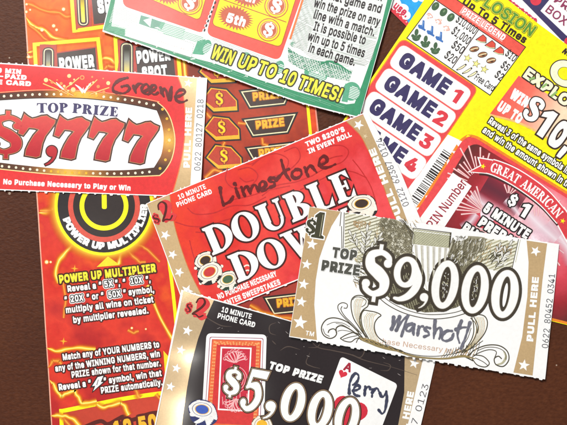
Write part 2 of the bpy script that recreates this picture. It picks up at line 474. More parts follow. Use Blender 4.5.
class Part:
    CELL = 6.0
    def __init__(s, t, name, parent=None, label=None):
        s.t, s.name, s.parent, s.label = t, name, parent, label
        s.els = []; s.mats = []; s.j = 0; s.slab = False; s.ob = None
        t.parts.append(s)
    def mi(s, m):
        if m not in s.mats: s.mats.append(m)
        return s.mats.index(m)
    def add(s, v, f, mat, layer, uv=None):
        s.j = (s.j + 1) % 16
        s.els.append((v, f, s.mi(mat), layer * DZ + s.j * 7e-7, uv))
    def poly(s, pts, mat, layer):
        q = [pts[0]]
        for p in pts[1:]:
            if math.hypot(p[0] - q[-1][0], p[1] - q[-1][1]) > 1e-4: q.append(p)
        if len(q) < 3: return
        tris = tessellate_polygon([[Vector((x, y, 0)) for x, y in q]])
        s.add(q, [tuple(t) for t in tris], mat, layer)
    def strip(s, L, R, mat, layer):
        n = len(L); v = list(L) + list(R)
        f = [(i, i + 1, n + i + 1, n + i) for i in range(n - 1)]
        uv = [(i / max(n - 1, 1), 1.0) for i in range(n)] + [(i / max(n - 1, 1), 0.0) for i in range(n)]
        s.add(v, f, mat, layer, uv)
    def line(s, a, b, w, mat, layer):
        L, R = ribbon([(a[0], a[1], w), (b[0], b[1], w)], False); s.strip(L, R, mat, layer)
    def curve(s, pts, w, mat, layer, n=7, taper=False, caps=False):
        k = len(pts)
        c = catmull([(p[0], p[1], (p[2] if len(p) > 2 else w)) for p in pts], n)
        if taper:
            N = len(c); c = [(x, y, ww * (0.25 + 0.75 * math.sin(math.pi * min(max(i / (N - 1), 0.0), 1.0)))) for i, (x, y, ww) in enumerate(c)]
        L, R = ribbon(c, caps); s.strip(L, R, mat, layer)
    def border(s, poly, w, mat, layer):
        O = grow(poly, w / 2); I = grow(poly, -w / 2)
        s.strip(O + O[:1], I + I[:1], mat, layer)
    def disc(s, x, y, r, mat, layer, ry=None, ang=0, n=24): s.poly(ell(x, y, r, ry or r, ang, n), mat, layer)
    def hatch(s, poly, gap, ang, w, mat, layer, wob=0.0, skip=0.0):
        """engraved parallel lines clipped to a polygon"""
        f = frame((0, 0), ang); g = frame((0, 0), -ang)
        q = [g(*p) for p in poly]
        ys = [p[1] for p in q]; y = min(ys) + gap / 2
        while y < max(ys):
            xs = []
            for i in range(len(q)):
                (x0, y0), (x1, y1) = q[i - 1], q[i]
                if (y0 > y) != (y1 > y): xs.append(x0 + (y - y0) * (x1 - x0) / (y1 - y0))
            xs.sort()
            for a, b in zip(xs[::2], xs[1::2]):
                if b - a < 0.6 or random.random() < skip: continue
                n = max(int((b - a) / 4), 1)
                c = [(*f(a + (b - a) * i / n, y + (wob * math.sin(a + i * 1.7 + y) if wob else 0)), w) for i in range(n + 1)]
                L, R = ribbon(c, False); s.strip(L, R, mat, layer)
            y += gap
    def text(s, txt, p0, p1, h, mat, layer, bold=0.0, ital=0.0, out=None, out2=None):
        """lettering from p0 to p1 along its baseline; heavier weights and outlines are the same letters laid again a hair to each side"""
        bold = max(bold, 0)
        v, f = glyphs(txt, 0.0, bold)
        v = [(x + ital * y, y) for x, y in v]
        x0 = min(q[0] for q in v) - bold; x1 = max(q[0] for q in v) + bold; W = x1 - x0
        dx, dy = p1[0] - p0[0], p1[1] - p0[1]; ux, uy = unit(dx, dy); hc = CAP + 2 * bold; nx, ny = uy * h / hc, -ux * h / hc
        kx = math.hypot(dx, dy) / W; ky = h / hc
        base = [(p0[0] + dx * (x - x0) / W + nx * (y + bold), p0[1] + dy * (x - x0) / W + ny * (y + bold)) for x, y in v]
        def lay_(m, w, ly, n):
            for i in range(16 if bold > .02 or w else 8):
                a = i * math.pi / (8 if w else 4); k = 1 if i < 8 or w else .5
                qx, qy = max(-1, min(1, 1.4 * math.cos(a))), max(-1, min(1, 1.4 * math.sin(a)))
                rx = bold * kx * qx * k + w * math.cos(a); ry = bold * ky * qy * k + w * math.sin(a)
                sx, sy = ux * rx - uy * ry, uy * rx + ux * ry
                s.add([(x + sx, y + sy) for x, y in base], f, m, ly)
        lay = layer
        for o in (out2, out):
            if o: lay_(o[0], o[1], lay, 12); lay += 1
        if bold > 0.006: lay_(mat, 0, lay, 10)
        s.add(base, f, mat, lay)
    def path_text(s, txt, pts, h, mat, layer, bold=0.0, out=None):
        c = catmull(pts, 12); d = [0]
        for i in range(1, len(c)): d.append(d[-1] + math.hypot(c[i][0] - c[i - 1][0], c[i][1] - c[i - 1][1]))
        def at(t):
            t = min(max(t, 0), d[-1])
            for i in range(1, len(c)):
                if d[i] >= t:
                    u = (t - d[i - 1]) / max(d[i] - d[i - 1], 1e-9)
                    return (c[i - 1][0] + (c[i][0] - c[i - 1][0]) * u, c[i - 1][1] + (c[i][1] - c[i - 1][1]) * u)
        ws = []
        for ch in txt:
            if ch == ' ': ws.append(.25)
            else:
                v = glyphs(ch, 0.0)[0]; ws.append(max(q[0] for q in v) - min(q[0] for q in v) + 2 * bold + .06)
        k = d[-1] / sum(ws); t = 0
        for ch, w in zip(txt, ws):
            if ch != ' ': s.text(ch, at((t + .03) * k), at((t + w - .03) * k), h, mat, layer, bold, out=out)
            t += w
    def build(s):
        if not s.els: return
        t = s.t; bm = bmesh.new(); uvl = bm.loops.layers.uv.new('UVMap')
        ox, oy = P(*t.o)
        def put(els):
            for v, f, mi, z, uv in els:
                vs = [bm.verts.new((*P(x, y), z + (uv[i][0] * 7e-6 if uv else 0))) for i, (x, y) in enumerate(v)]
                for q in f:
                    w = [P(*v[i]) for i in q]
                    a = area(w)
                    if abs(a) < 1e-13: continue
                    idx = q if a > 0 else tuple(reversed(q))
                    try: fc = bm.faces.new([vs[i] for i in idx])
                    except ValueError: continue
                    fc.material_index = mi; fc.smooth = True
                    for lp, i in zip(fc.loops, idx): lp[uvl].uv = uv[i] if uv else (0.5, 0.5)
        def big(e):
            v, f = e[0], e[1]
            for q in f:
                xs = [v[i][0] for i in q]; ys = [v[i][1] for i in q]
                if max(xs) - min(xs) > s.CELL or max(ys) - min(ys) > s.CELL: return True
            return False
        B = [e for e in s.els if big(e)]
        if B:
            put(B)
            xs = [v.co.x for v in bm.verts]; ys = [v.co.y for v in bm.verts]
            st = s.CELL * S
            for ax, lo, hi in ((0, min(xs), max(xs)), (1, min(ys), max(ys))):
                k = math.floor(lo / st) + 1
                while k * st < hi:
                    c = [0, 0, 0]; n = [0, 0, 0]; c[ax] = k * st + 1.3e-6; n[ax] = 1
                    bmesh.ops.bisect_plane(bm, geom=bm.verts[:] + bm.edges[:] + bm.faces[:], dist=1e-8, plane_co=c, plane_no=n)
                    k += 1
            bmesh.ops.triangulate(bm, faces=[f for f in bm.faces if len(f.verts) > 4])
        put([e for e in s.els if e not in B] if B else s.els)
        if s.slab:
            bmesh.ops.dissolve_degenerate(bm, dist=1e-7, edges=bm.edges[:])
            r = bmesh.ops.extrude_face_region(bm, geom=bm.faces[:])
            top = {v for v in r['geom'] if isinstance(v, bmesh.types.BMVert)}
            bot = {v for v in bm.verts if v not in top}
            for v in bm.verts:
                h = t.h(v.co.x / S + CX, CY - v.co.y / S)
                v.co.z = h + (CARD_T if v in top else 0)
            bmesh.ops.recalc_face_normals(bm, faces=bm.faces[:])
            for f in bm.faces:
                if len({v in top for v in f.verts}) == 2:
                    f.smooth = False
                    for e in f.edges: e.smooth = False
        else:
            for v in bm.verts:
                v.co.z += t.h(v.co.x / S + CX, CY - v.co.y / S) + CARD_T
        for v in bm.verts:
            v.co.x -= ox; v.co.y -= oy; v.co.z -= t.z0
        me = bpy.data.meshes.new(s.name); bm.to_mesh(me); bm.free()
        for m in s.mats: me.materials.append(m)
        o = bpy.data.objects.new(s.name, me); COL.objects.link(o)
        o.parent = s.parent.ob if s.parent and s.parent.ob else t.e
        if s.label: o['label'] = s.label
        s.ob = o

def perf(a, b, pitch=7.0, d=0.9, w=2.2, out=1):
    """edge from a to b torn along a row of perforations: small tabs stand out"""
    L = math.hypot(b[0] - a[0], b[1] - a[1]); ux, uy = (b[0] - a[0]) / L, (b[1] - a[1]) / L
    nx, ny = uy * out, -ux * out
    pts = [a]; t = pitch * .6
    while t < L - pitch:
        ww = w * random.uniform(.5, 1.7); dd = d * random.choice((.15, .5, .8, 1, 1.2, 1.6)) * random.uniform(.7, 1.2)
        for du, dn in ((-ww / 2, 0), (-ww / 3, dd), (ww / 3, dd), (ww / 2, 0)):
            pts.append((a[0] + ux * (t + du) + nx * dn, a[1] + uy * (t + du) + ny * dn))
        t += pitch * random.uniform(.85, 1.15)
    return pts

GLOW = soft('glowing_line_print', [(0, (255, 246, 170), 1), (.10, (255, 226, 70), 1), (.30, (252, 168, 34), .85), (.55, (244, 120, 32), .4), (1, (236, 80, 30), 0)])
GLOWO = soft('orange_line_print', [(0, (255, 184, 70), .95), (.25, (250, 140, 44), .7), (1, (235, 80, 30), 0)])
HALO = soft('soft_halo_print', [(0, (254, 206, 56), .95), (.4, (248, 156, 40), .6), (1, (240, 90, 30), 0)])
PULLTAB = 'pull tab tickets with a name written in marker'

# ================================================================== blue and navy ticket, lowest at the top right
def blue_ticket():
    t = Ticket('lottery_ticket', 'red edged blue and navy ticket mostly hidden under the bright yellow ticket',
               [(352, -26), (410, 30), (470, 90), (640, 90), (640, -40), (352, -60)], (430, 0))
    t.card(ink('crimson_edge_ink', (226, 60, 72)))
    p = t.part('printed_panel')
    p.poly([(362, -26), (389, 0), (412, 24), (470, 80), (632, 80), (632, -36), (362, -40)], WHITE, 1)
    p.poly([(388, -12), (400, 2), (407, 12), (404, 16), (409, 24), (440, 24), (446, -12)], ink('sky_blue_ink', (40, 170, 240)), 2)
    p.disc(402, 9, 6.5, WHITE, 3, ry=5); p.disc(394, 3, 8, WHITE, 3, ry=6, ang=40); p.disc(406, 15.5, 4.5, WHITE, 3)
    p.disc(415, -1, 3.5, WHITE, 3); p.disc(422, -3, 5, WHITE, 3)
    for k in range(20):
        x = 377 + k * 3.2; y = -6.3 + k * 3.1; p.line((x, y), (x + .8, y + .8), .9, WHITE, 2)
    p = t.part('slogan_lettering')
    p.text('use.', (392.3, 7.6), (405.3, 18), 8, ink('carmine_letter_ink', (214, 52, 84)), 4, .035)
    for k in range(15):
        x, y = 504 + k * 2.1, -2.6 + k * 1.62
        p.curve([(x, y + 3), (x + .4 + (k % 3) * .5, y - 1.2 + (k % 2)), (x + 2.4, y + .4), (x + 2, y + 3.4)], 1.0 + .3 * (k % 3), ink('carmine_letter_ink', (200, 56, 70)), 4, n=4)
    b = t.part('prize_box_panel')
    b.poly([(515, -8), (522, 0), (561, 40.5), (569, 45), (632, 45), (632, -30), (515, -30)], NAVY, 3)
    b.poly([(540, 11), (554, -6), (600, 30), (566, 36)], WHITE, 4)
    b.poly([(540, 11), (566, -20), (620, -20), (620, 30), (565.5, 35)], WHITE, 4)
    b.disc(535.5, 0, 5.6, ink('bright_red_ball_ink', (224, 60, 78)), 5); b.disc(534, -1.6, 1.6, CORAL, 6)
    b.disc(568, 42, 4.5, ink('bright_red_ball_ink', (224, 60, 78)), 5)
    l = t.part('box_lettering', b)
    l.text('PRIZE', (553, 2), (582, 23), 8.2, ink('plum_letter_ink', (150, 60, 96)), 6, .012)
    l.text('BOX 2', (544.4, 11.5), (572, 33), 8.6, ink('plum_letter_ink', (150, 60, 96)), 6, .012)
    t.done()
blue_ticket()

# ================================================================== big red scratch ticket at the bottom of the stack
def power_ticket():
    t = Ticket('scratch_ticket', 'large red scratch ticket with yellow lightning print and a power button circle',
               [(22.5, -20), (302, -20), (333, 260), (352, 445), (53, 445)], (190, 210))
    t.card(ink('pale_red_ticket_edge', (244, 176, 150)))
    p = t.part('printed_panel')
    base = gradient('red_orange_ticket_print', [(0, (236, 100, 34)), (.16, (242, 122, 36)), (.30, (214, 66, 30)), (.42, (236, 84, 34)), (.58, (214, 46, 34)), (.75, (228, 60, 40)), (1, (188, 36, 34))], (-150, -230), (-120, 220), noise=1.5, nscale=62)
    dark = gradient('dark_red_panel_print', [(0, (136, 52, 32)), (.3, (186, 66, 36)), (.5, (150, 48, 34)), (.7, (190, 72, 42)), (1, (160, 56, 50))], (20, -150), (100, 100), noise=1.1, nscale=75)
    p.poly([(24, -19), (300.8, -19), (331.8, 260), (350.8, 444), (54, 444)], base, 1)
    p.poly([(183, -19), (296, -19), (311, 137), (334, 330), (178, 338), (186, 60)], dark, 2)
    p.poly([(63, 412), (170, 393.5), (330, 376), (345, 444), (65, 444)], gradient('brick_panel_print', [(0, (196, 66, 46)), (1, (214, 74, 52))], (-120, 200), (0, 200), noise=1.2, nscale=60), 2)
    p.curve([(296, -10), (304, 70), (307.6, 105), (310.8, 137), (322, 240), (332, 330)], 3.0, YEL, 3)
    p.curve([(165, 235), (169.3, 262), (174, 300), (177.6, 340), (183, 400)], 3.4, YEL, 3)
    p.curve([(313.6, 90), (317.8, 133)], 1.2, ink('pale_pink_rule', (240, 150, 130)), 3)
    p.curve([(62.5, 434), (61.6, 410.5), (61.7, 410.4)], 4, YEL, 3)
    p.curve([(60, 411.3), (95, 404.3), (128, 398), (166, 392.5), (200, 388)], 4.2, YEL, 3)
    # lightning print
    for pts, w, m in [
        ([(25, 3), (32, 5), (40, 9), (50, 12), (60, 13), (67, 17), (75, 16)], 4, GLOWO),
        ([(26, 17), (31, 24), (38, 28), (45, 30), (51, 36), (58, 39), (68, 41)], 5, GLOW),
        ([(27, 24), (36, 30), (44, 38), (50, 42)], 3, GLOWO),
        ([(27, 53), (34, 51)], 4, GLOW), ([(27, 58), (36, 56)], 4, GLOW),
        ([(101, 60), (106, 58), (112, 60), (117, 65)], 5, GLOW), ([(103, 71), (108, 66), (116, 67)], 5, GLOWO),
        ([(39, 213), (48, 211.5), (57, 208.5), (64, 209)], 7, GLOW), ([(40, 210.5), (52, 210)], 4, GLOWO),
        ([(76, 242), (70, 248), (63, 256), (58, 264), (56, 274), (59, 283)], 6, GLOW),
        ([(126, 244), (121, 254), (119, 264)], 6, GLOW), ([(124, 246), (133, 256), (140, 262), (146, 262)], 3.5, GLOWO),
        ([(129, 243), (142, 246), (148, 250), (160, 262)], 3, GLOWO),
        ([(148, 285), (153, 300), (160, 317), (166, 328), (172, 338), (176, 345)], 4.5, GLOW),
        ([(62, 275), (66, 300), (64, 318)], 3, GLOWO), ([(47, 348), (56, 351), (66, 349), (80, 347.5), (96, 349)], 5, GLOW),
        ([(128, 330), (134, 333), (139, 331)], 3, GLOWO), ([(48, 368), (53, 361), (59, 361), (62, 364)], 5, GLOWO),
        ([(50, 380), (54, 384), (58, 392), (62, 396), (68, 393), (75, 391), (79, 397), (82, 403), (90, 402.5), (97, 401)], 5.5, GLOW),
        ([(51, 415.5), (58, 415), (66, 415.5), (74, 419), (80, 426)], 6, GLOW), ([(64, 417), (70, 425), (71, 432)], 4, GLOWO),
        ([(97, 404), (104, 407.5), (112, 405.5), (120, 403), (125, 406), (129, 415)], 5.5, GLOW), ([(133, 385), (137, 392), (140, 398)], 5, GLOWO), ([(156, 394), (161, 400), (166, 410)], 4, GLOWO),
        ([(198, 115), (206, 113), (211, 118)], 4, GLOWO), ([(238, 123), (246, 124)], 3.5, GLOWO), ([(262, 138), (263, 144), (268, 146)], 4, GLOWO), ([(225, 142), (223, 146)], 4, GLOWO),
        ([(292, 92), (300, 95), (305, 100)], 4, GLOWO), ([(205, 178), (214, 170), (222, 172)], 4, GLOWO), ([(250, 305), (262, 312), (280, 317), (300, 320)], 5, GLOWO)]:
        q = []
        for a_, c_ in zip(pts, pts[1:]):
            q += [a_, ((a_[0] + c_[0]) / 2 + random.uniform(-1, 1) * (w / 9), (a_[1] + c_[1]) / 2 + random.uniform(-1, 1) * (w / 9))]
        q.append(pts[-1]); lb = t.part('lightning_bolt_print')
        edge = lambda y: 22.5 + (y + 20) * .0656
        q = [(x, y, min(w * 1.75 * random.uniform(.75, 1.15), max(2 * (x - edge(y)) - 1, .8))) for x, y in q]
        lb.curve(q, w, m, 4, n=6)
    l = t.part('spark_print')
    sp = ink('spark_print', (255, 240, 190))
    for x, y, r in [(64, 9.5, 1.5), (54, 26, 1.5), (57, 30, 1.2), (42.3, 30, 1.6), (26.6, 12, 1.2), (27, 4.5, 1), (30.5, 10, .9), (29, 57, 1.4), (47, 262, 1.6), (51, 262, 1), (132, 328, 1), (146, 329, .8)]:
        l = t.part('spark_print'); l.disc(x, y, r * 1.5, ORANGE, 4, n=12); l.disc(x, y, r, sp, 5, n=12)
    for x, y in [(75, 268.5), (64, 341)]:
        l = t.part('spark_print'); l.poly(starpts(x, y, 4.2, 5, .3, 4), ORANGE, 5); l.poly(starpts(x, y, 2.6, 5, .3, 4), GOLDINK, 6)
    # boxed meters along the top
    def meter(nm, frame_pts, pill, panel, words, fill):
        b = t.part(nm)
        for a, c in zip(frame_pts, frame_pts[1:]): b.curve([a, c], 9, HALO, 5)
        for a, c in zip(frame_pts, frame_pts[1:]):
            ux, uy = unit(c[0] - a[0], c[1] - a[1]); b.line((a[0] - ux * 1.8, a[1] - uy * 1.8), (c[0] + ux * 1.8, c[1] + uy * 1.8), 3.6, YEL, 6)
        x0, y0, x1, y1, tl = pill
        q = [(x0 - 4 + tl, y0 - 4), (x1 + 3.5 + tl, y0 - 4.6), (x1 + 4, y1 + 4), (x0 - 4, y1 + 4.6)]
        b.poly(q, ink('meter_red_ink', (190, 62, 42)), 6)
        r = rrect([(x0 + tl, y0), (x1 + tl, y0), (x1, y1), (x0, y1)], 4.4)
        b.poly(grow(r, 1.2), DKBROWN, 7); b.poly(r, CREAM, 8); b.poly(grow(r, -1), DKBROWN, 9)
        b.poly(grow(r, -2.7), fill, 10)
        b.poly(grow(panel, 1.2), ink('meter_red_ink', (190, 62, 42)), 7); b.poly(panel, DKBROWN, 8)
        for w_, a, c, h in words: t.part('meter_lettering', b).text(w_, a, c, h, WHITE, 10, .05, out=(BLACK, .9))
    mg1 = gradient('meter_fill_print', [(0, (110, 96, 40)), (.5, (252, 222, 60)), (1, (255, 240, 120))], (-105, -215), (-105, -188))
    mg2 = gradient('meter_silver_print', [(0, (60, 54, 40)), (.45, (150, 150, 140)), (1, (240, 220, 120))], (0, -160), (0, -138))
    meter('meter_box', [(71.6, -10), (74.6, 31), (108, 26.4), (117, 25)], (79.4, -14, 88.6, 25.5, -2), [(91, -12), (160, -20), (163, 15), (94.5, 24.5)], [('SPOT', (98.8, 14), (128, 10.4), 14.5)], mg1)
    meter('meter_box', [(37.5, 84), (34.8, 44.6), (98.3, 39.3), (103, 84)], (44, 48.6, 53.5, 86, 0), [(57.4, 53.6), (95.5, 48), (98, 80), (59, 86)], [('POWER', (60.4, 71), (95, 67.3), 13)], mg2)
    meter('meter_box', [(118, 84), (115.6, 38), (175, 32), (179, 62), (180.5, 80)], (121.6, 43.5, 132.4, 86, 0), [(136, 47), (172, 42), (176, 80), (138, 86)], [('POWER', (137.4, 64), (171, 60.5), 13), ('SPOT', (142.8, 80), (168, 77.5), 13)], mg2)
    t.part('lightning_bolt_print').curve([(183.5, 55), (186, 84)], 9, GLOW, 5)
    # power button
    c = (104.3, 206)
    b = t.part('power_button_emblem')
    for r0, r1, m, ly in ((45, 57, None, 5), (0, 49.5, YEL, 6), (0, 46.5, BLACK, 7), (0, 36, ink('button_red_ring', (222, 84, 66)), 8), (0, 31, ink('button_black_ink', (44, 32, 28)), 9)):
        if m: b.disc(c[0], c[1], r1, m, ly, n=60)
        else: b.strip(ell(*c, 58, 58, 0, 60) + [(c[0] + 58, c[1])], ell(*c, 40, 40, 0, 60) + [(c[0] + 40, c[1])], HALO, ly)
    b.strip(ell(*c, 24.5, 24.5, 0, 40, -62, 242), ell(*c, 19.8, 19.8, 0, 40, -62, 242), YEL, 10)
    b.poly(rrect([(101.8, 178), (106.8, 178), (107.2, 209), (102.2, 209)], 2), YEL, 10)
    tx = t.part('button_lettering', b)
    tx.path_text('POWER UP MULTIPLIER', ell(*c, 43.6, 43.6, 0, 30, 163, -3), 7.4, WHITE, 8, .06)
    a = t.part('arrow_mark'); a.poly([(108.3, 256.3), (120.5, 265), (97, 267)], ink('lemon_arrow_ink', (252, 226, 40)), 6); a = t.part('arrow_mark'); a.poly([(163.6, 350.5), (173.4, 361.5), (165.4, 376)], ink('lemon_arrow_ink', (252, 226, 40)), 6)
    h = t.part('heading_lettering')
    h.text('POWER UP MULTIPLIER', (60, 283.6), (156.4, 272), 8.6, LEM, 7, .045, out=(ink('heading_shadow_ink', (70, 24, 14)), 1.5))
    f = t.part('rules_lettering')
    bo = (ink('heading_shadow_ink', (70, 24, 14)), 1.25)
    for s_, p0, p1 in [('Reveal a “      ”, “         ”,', (68.2, 292), (151, 282)), ('“         ” or “         ” symbol,', (65.2, 303), (154.6, 292.3)), ('multiply all wins on ticket', (66.6, 313.2), (154, 302.4)),
                       ('by multiplier revealed.', (74, 323), (148.8, 313.4)), ('Match any of YOUR NUMBERS to', (63.6, 360.2), (159.8, 347.2)), ('any of the WINNING NUMBERS, win', (56, 371.6), (160.4, 356.6)),
                       ('PRIZE shown for that number.', (72.4, 377.8), (161.2, 366)), ('Reveal a “      ” symbol, win that', (59.6, 390.4), (162.2, 375.8)), ('PRIZE automatically.', (101.6, 393.6), (163, 385))]:
        f.text(s_, p0, p1, 6.6, WHITE, 7, .035, out=bo)
    for s_, p0, p1 in [('5X', (105, 287.4), (113.6, 286.2)), ('10X', (131.4, 284.2), (143, 282.8)), ('20X', (71.4, 302.2), (84, 300.6)), ('50X', (109, 298), (121.4, 296.4))]:
        f.text(s_, p0, p1, 6.6, WHITE, 7, .03, out2=(WHITE, 1.7), out=(BLACK, .9))
    z = t.part('bolt_symbol')
    bolt = [(98, 377), (103.6, 375.6), (101, 382), (103.4, 382), (93.4, 391), (95.6, 385.6), (92.4, 386)]
    z.poly(grow(bolt, 1.2), BLACK, 7); z.poly(bolt, WHITE, 8)
    z.line((98.6, 379.5), (97, 385), .7, GREY, 9)
    d = t.part('number_lettering')
    d.curve([(82, 428), (100, 421), (108, 424), (118, 419), (124, 416.5), (131, 420), (150, 413.5), (164, 412)], 4, ink('oxblood_ink', (92, 22, 12)), 4)
    d.text('12 50', (116, 439), (159, 431), 18, GOLDINK, 6, .04, out=(ink('oxblood_ink', (92, 22, 12)), 2.4))
    # dollar tags and prize plates
    for k in range(4):
        dx, dy = 2.3 * (k - 2) - .3, 28.6 * (k - 2)
        g = t.part('dollar_tag')
        q = [(204.5 + dx, 129 + dy), (213.6 + dx, 116.6 + dy), (229 + dx, 118.4 + dy), (239.4 + dx, 129.4 + dy), (240 + dx, 139 + dy), (216.4 + dx, 140.2 + dy)]
        g.poly(grow(q, 1.6), BLACK, 4); g.poly(q, GOLDINK, 5)
        g.poly([(206 + dx, 128.6 + dy), (214.4 + dx, 117.6 + dy), (228.6 + dx, 119.4 + dy), (238.4 + dx, 129.6 + dy), (238.6 + dx, 135 + dy), (216.6 + dx, 136.6 + dy)], ink('tag_red_ink', (196, 64, 40)), 6)
        s_ = dollar((222 + dx, 127.4 + dy), 15, -3, fat=.85); s_.paint(g, ink('tag_gold_shadow', (110, 40, 16)), 7, 1); s_.paint(g, ORANGE, 8, .35); s_.paint(g, YEL, 9, -.4)
    for k, (dx, dy) in enumerate([(-3, -28.4), (0, 0), (3, 28.4), (21, 178)]):
        g = t.part('prize_plate')
        q = [(244 + dx, 120 + dy), (295.6 + dx, 114 + dy), (287.4 + dx, 132.4 + dy), (253 + dx, 136 + dy)]
        g.poly(grow(q, 1.7), BLACK, 4); g.poly(q, CREAM, 5); g.poly(grow(q, -1.1), DKBROWN, 6)
        t.part('plate_lettering', g).text('PRIZE', (256.4 + dx, 129.6 + dy), (284.6 + dx, 126.2 + dy), 8.6, GOLDINK, 8, .045, out=(ink('rust_letter_edge', (176, 92, 30)), .7))
    t.done()
power_ticket()

# ================================================================== yellow ticket with game boxes
def yellow_ticket():
    t = Ticket('lottery_ticket', 'bright yellow ticket with white game boxes on red and a prize legend',
               [(441, -26), (424, 0), (304, 179), (527, 326), (620, 165), (620, 84), (567, 46), (536, 23.4), (506, 0), (468, -26)], (450, 130))
    t.card(YEL)
    u = unit(80, 53); v = (-u[1], u[0])
    def uvp(o, a, b): return (o[0] + u[0] * a + v[0] * b, o[1] + u[1] * a + v[1] * b)
    # prize legend
    L = t.part('prize_legend_panel')
    q = [(407, 38.5), (489, 95), (524, 47.7), (442, -8.8)]
    L.poly(grow(q, .9), DKBROWN, 1); L.poly(q, WHITE, 2)
    hd = [(434.6, .4), (517.6, 57), (524, 47.7), (442, -8.8)]
    L.poly(hd, CORAL, 3); L.line(hd[0], hd[1], .8, DKBROWN, 4); L.line((478, 30), (451.5, 68.6), .9, DKBROWN, 3)
    tag = [(458.4, 13.4), (463, 6.4), (505.6, 35.6), (501, 42.4)]
    L.poly(tag, ink('pale_pink_ink', (255, 196, 188)), 4)
    T = t.part('legend_lettering', L)
    T.text('PRIZE LEGEND', (460.4, 13.6), (502, 41.6), 6.4, WHITE, 6, .035, out=(CORAL, .5))
    for s_, p0, p1, h in [('$10,000', (454.4, 22.2), (473, 35.2), 8.2), ('$1,000', (450, 33.6), (466.6, 45.4), 8.4), ('$50', (450, 47.6), (460.6, 55), 8.4), ('$20', (443, 57.6), (453, 64.8), 8.4),
                          ('$10', (503.6, 55.6), (512.4, 62.6), 7.6), ('$5', (499, 67.4), (505, 72), 8), ('$2', (493, 77), (499.4, 81.6), 8), ('Free Card', (473, 79.6), (491.4, 92), 7)]:
        T.text(s_, p0, p1, h, BLACK, 3, .012)
    I = t.part('legend_symbol', L)
    dg = ink('dark_leaf_ink', (74, 104, 74)); bl = ink('denim_blue_ink', (66, 118, 190)); sal = ink('salmon_faint_ink', (250, 206, 190)); br = ink('bean_brown_ink', (170, 110, 70)); wm = ink('melon_red_ink', (226, 84, 66))
    for x, y in [(434.8, 7), (442.9, 12.8), (450.2, 18)]:
        I.disc(x, y, 4.6, dg, 3, ry=3.4, ang=-52); I.disc(x + .5, y - 1, 1.6, ink('leaf_highlight_ink', (120, 150, 110)), 4, ry=.9, ang=-50)
    for x, y in [(429, 16.4), (437.6, 22.6), (446, 29)]:
        for k in range(7): I.disc(x + random.uniform(-3, 3), y + random.uniform(-2.6, 2.6), random.uniform(.5, 1.1), sal, 3, n=8)
        I.curve([(x - 3, y - 1), (x, y - 2.4), (x + 3, y + 1.4), (x, y + 2)], .6, ink('salmon_line_ink', (236, 160, 140)), 4)
    for x, y in [(421.6, 27), (430.4, 32.6), (439.2, 38.4)]:
        I.disc(x - 1.2, y + .5, 2.6, bl, 3, ry=2); I.poly([(x - .6, y + 1), (x + .6, y - 6.4), (x + 2.4, y - 5.6), (x + 2.2, y + 2)], bl, 3); I.poly([(x - 1, y), (x + 3.6, y + 3), (x + 3, y + 4.8), (x - 1.4, y + 2.4)], bl, 3)
        I.disc(x - 3, y - .6, 1.3, bl, 3); I.line((x, y), (x + 1.2, y - 4.6), .5, ink('pale_denim_ink', (150, 190, 230)), 4)
    for x, y in [(415.6, 36.4), (424.8, 43), (434.6, 49.6)]:
        I.disc(x + .4, y - 3.6, 2, dg, 3, ry=3.4, ang=10); I.disc(x, y + 2.2, 4, dg, 3, ry=3); I.disc(x - 3.2, y, 1.7, dg, 3); I.disc(x + 3.4, y + .2, 1.7, dg, 3)
        for k in range(4): I.disc(x + random.uniform(-2.5, 2.5), y + random.uniform(0, 3.6), .45, ink('leaf_highlight_ink', (120, 150, 110)), 4, n=6)
    for x, y in [(480.6, 39.6), (489.6, 45.4), (498, 51.4)]:
        w_ = [(x - 5, y + .5), (x + 1.6, y - 4), (x + 4.6, y - 1), (x + 4.4, y + 3.6), (x - .6, y + 3)]
        I.poly(grow(w_, .6), BLACK, 3); I.poly(w_, wm, 4); I.curve([(x - 4.6, y + 1.2), (x - .4, y + 3), (x + 4.2, y + 3.2)], 1, ink('rind_ink', (200, 216, 170)), 5)
    for x, y in [(473.6, 49.6), (481.8, 55.2), (490.4, 61)]:
        I.disc(x, y, 5, BLACK, 3, ry=2.9, ang=-12); I.disc(x, y, 4.4, br, 4, ry=2.3, ang=-12); I.curve([(x - 4, y + 1), (x, y - .4), (x + 4, y - 1.2)], .9, CREAM, 5); I.disc(x + .8, y + 1, 1.6, DKBROWN, 5, ry=.6, ang=-12)
    for x, y in [(467, 58.6), (475.4, 64.2), (483.6, 69.8)]:
        I.poly(starpts(x, y, 4.6, 20), ink('olive_star_line', (120, 110, 30)), 3); I.poly(starpts(x, y, 3.4, 20), ink('pale_star_ink', (246, 240, 150)), 4)
    for x, y in [(461, 68), (466.6, 71.6), (472, 75)]:
        I.curve([(x - 4.6, y + 2.2, 1.4), (x, y, 2.6), (x + 4, y - 2.8, 2)], 2, BLACK, 3, caps=True); I.curve([(x - 4, y + 1.8, .6), (x, y, 1.6), (x + 3.6, y - 2.5, 1)], 1, CREAM, 4)
    # headings
    h = t.part('heading_lettering')
    h.text('EXPLOSION', (458, -9.6), (529.4, 37.6), 11.6, ink('leaf_green_ink', (96, 150, 60)), 3, .022, ital=.05, out2=(ink('dark_green_ink', (60, 70, 20)), 1.0), out=(LEM, .55))
    h.text('Up To 5 Times', (461, 4.6), (523, 44.4), 8, DKBROWN, 2, .035)
    # game boxes
    G = t.part('game_panel')
    gp = rrect([(402, 39), (477, 89), (449, 131), (404, 196), (346, 160), (330, 145)], 7)
    G.poly(grow(gp, 1), ORANGE, 1)
    G.poly(gp, ink('game_red_ink', (236, 76, 78)), 2)
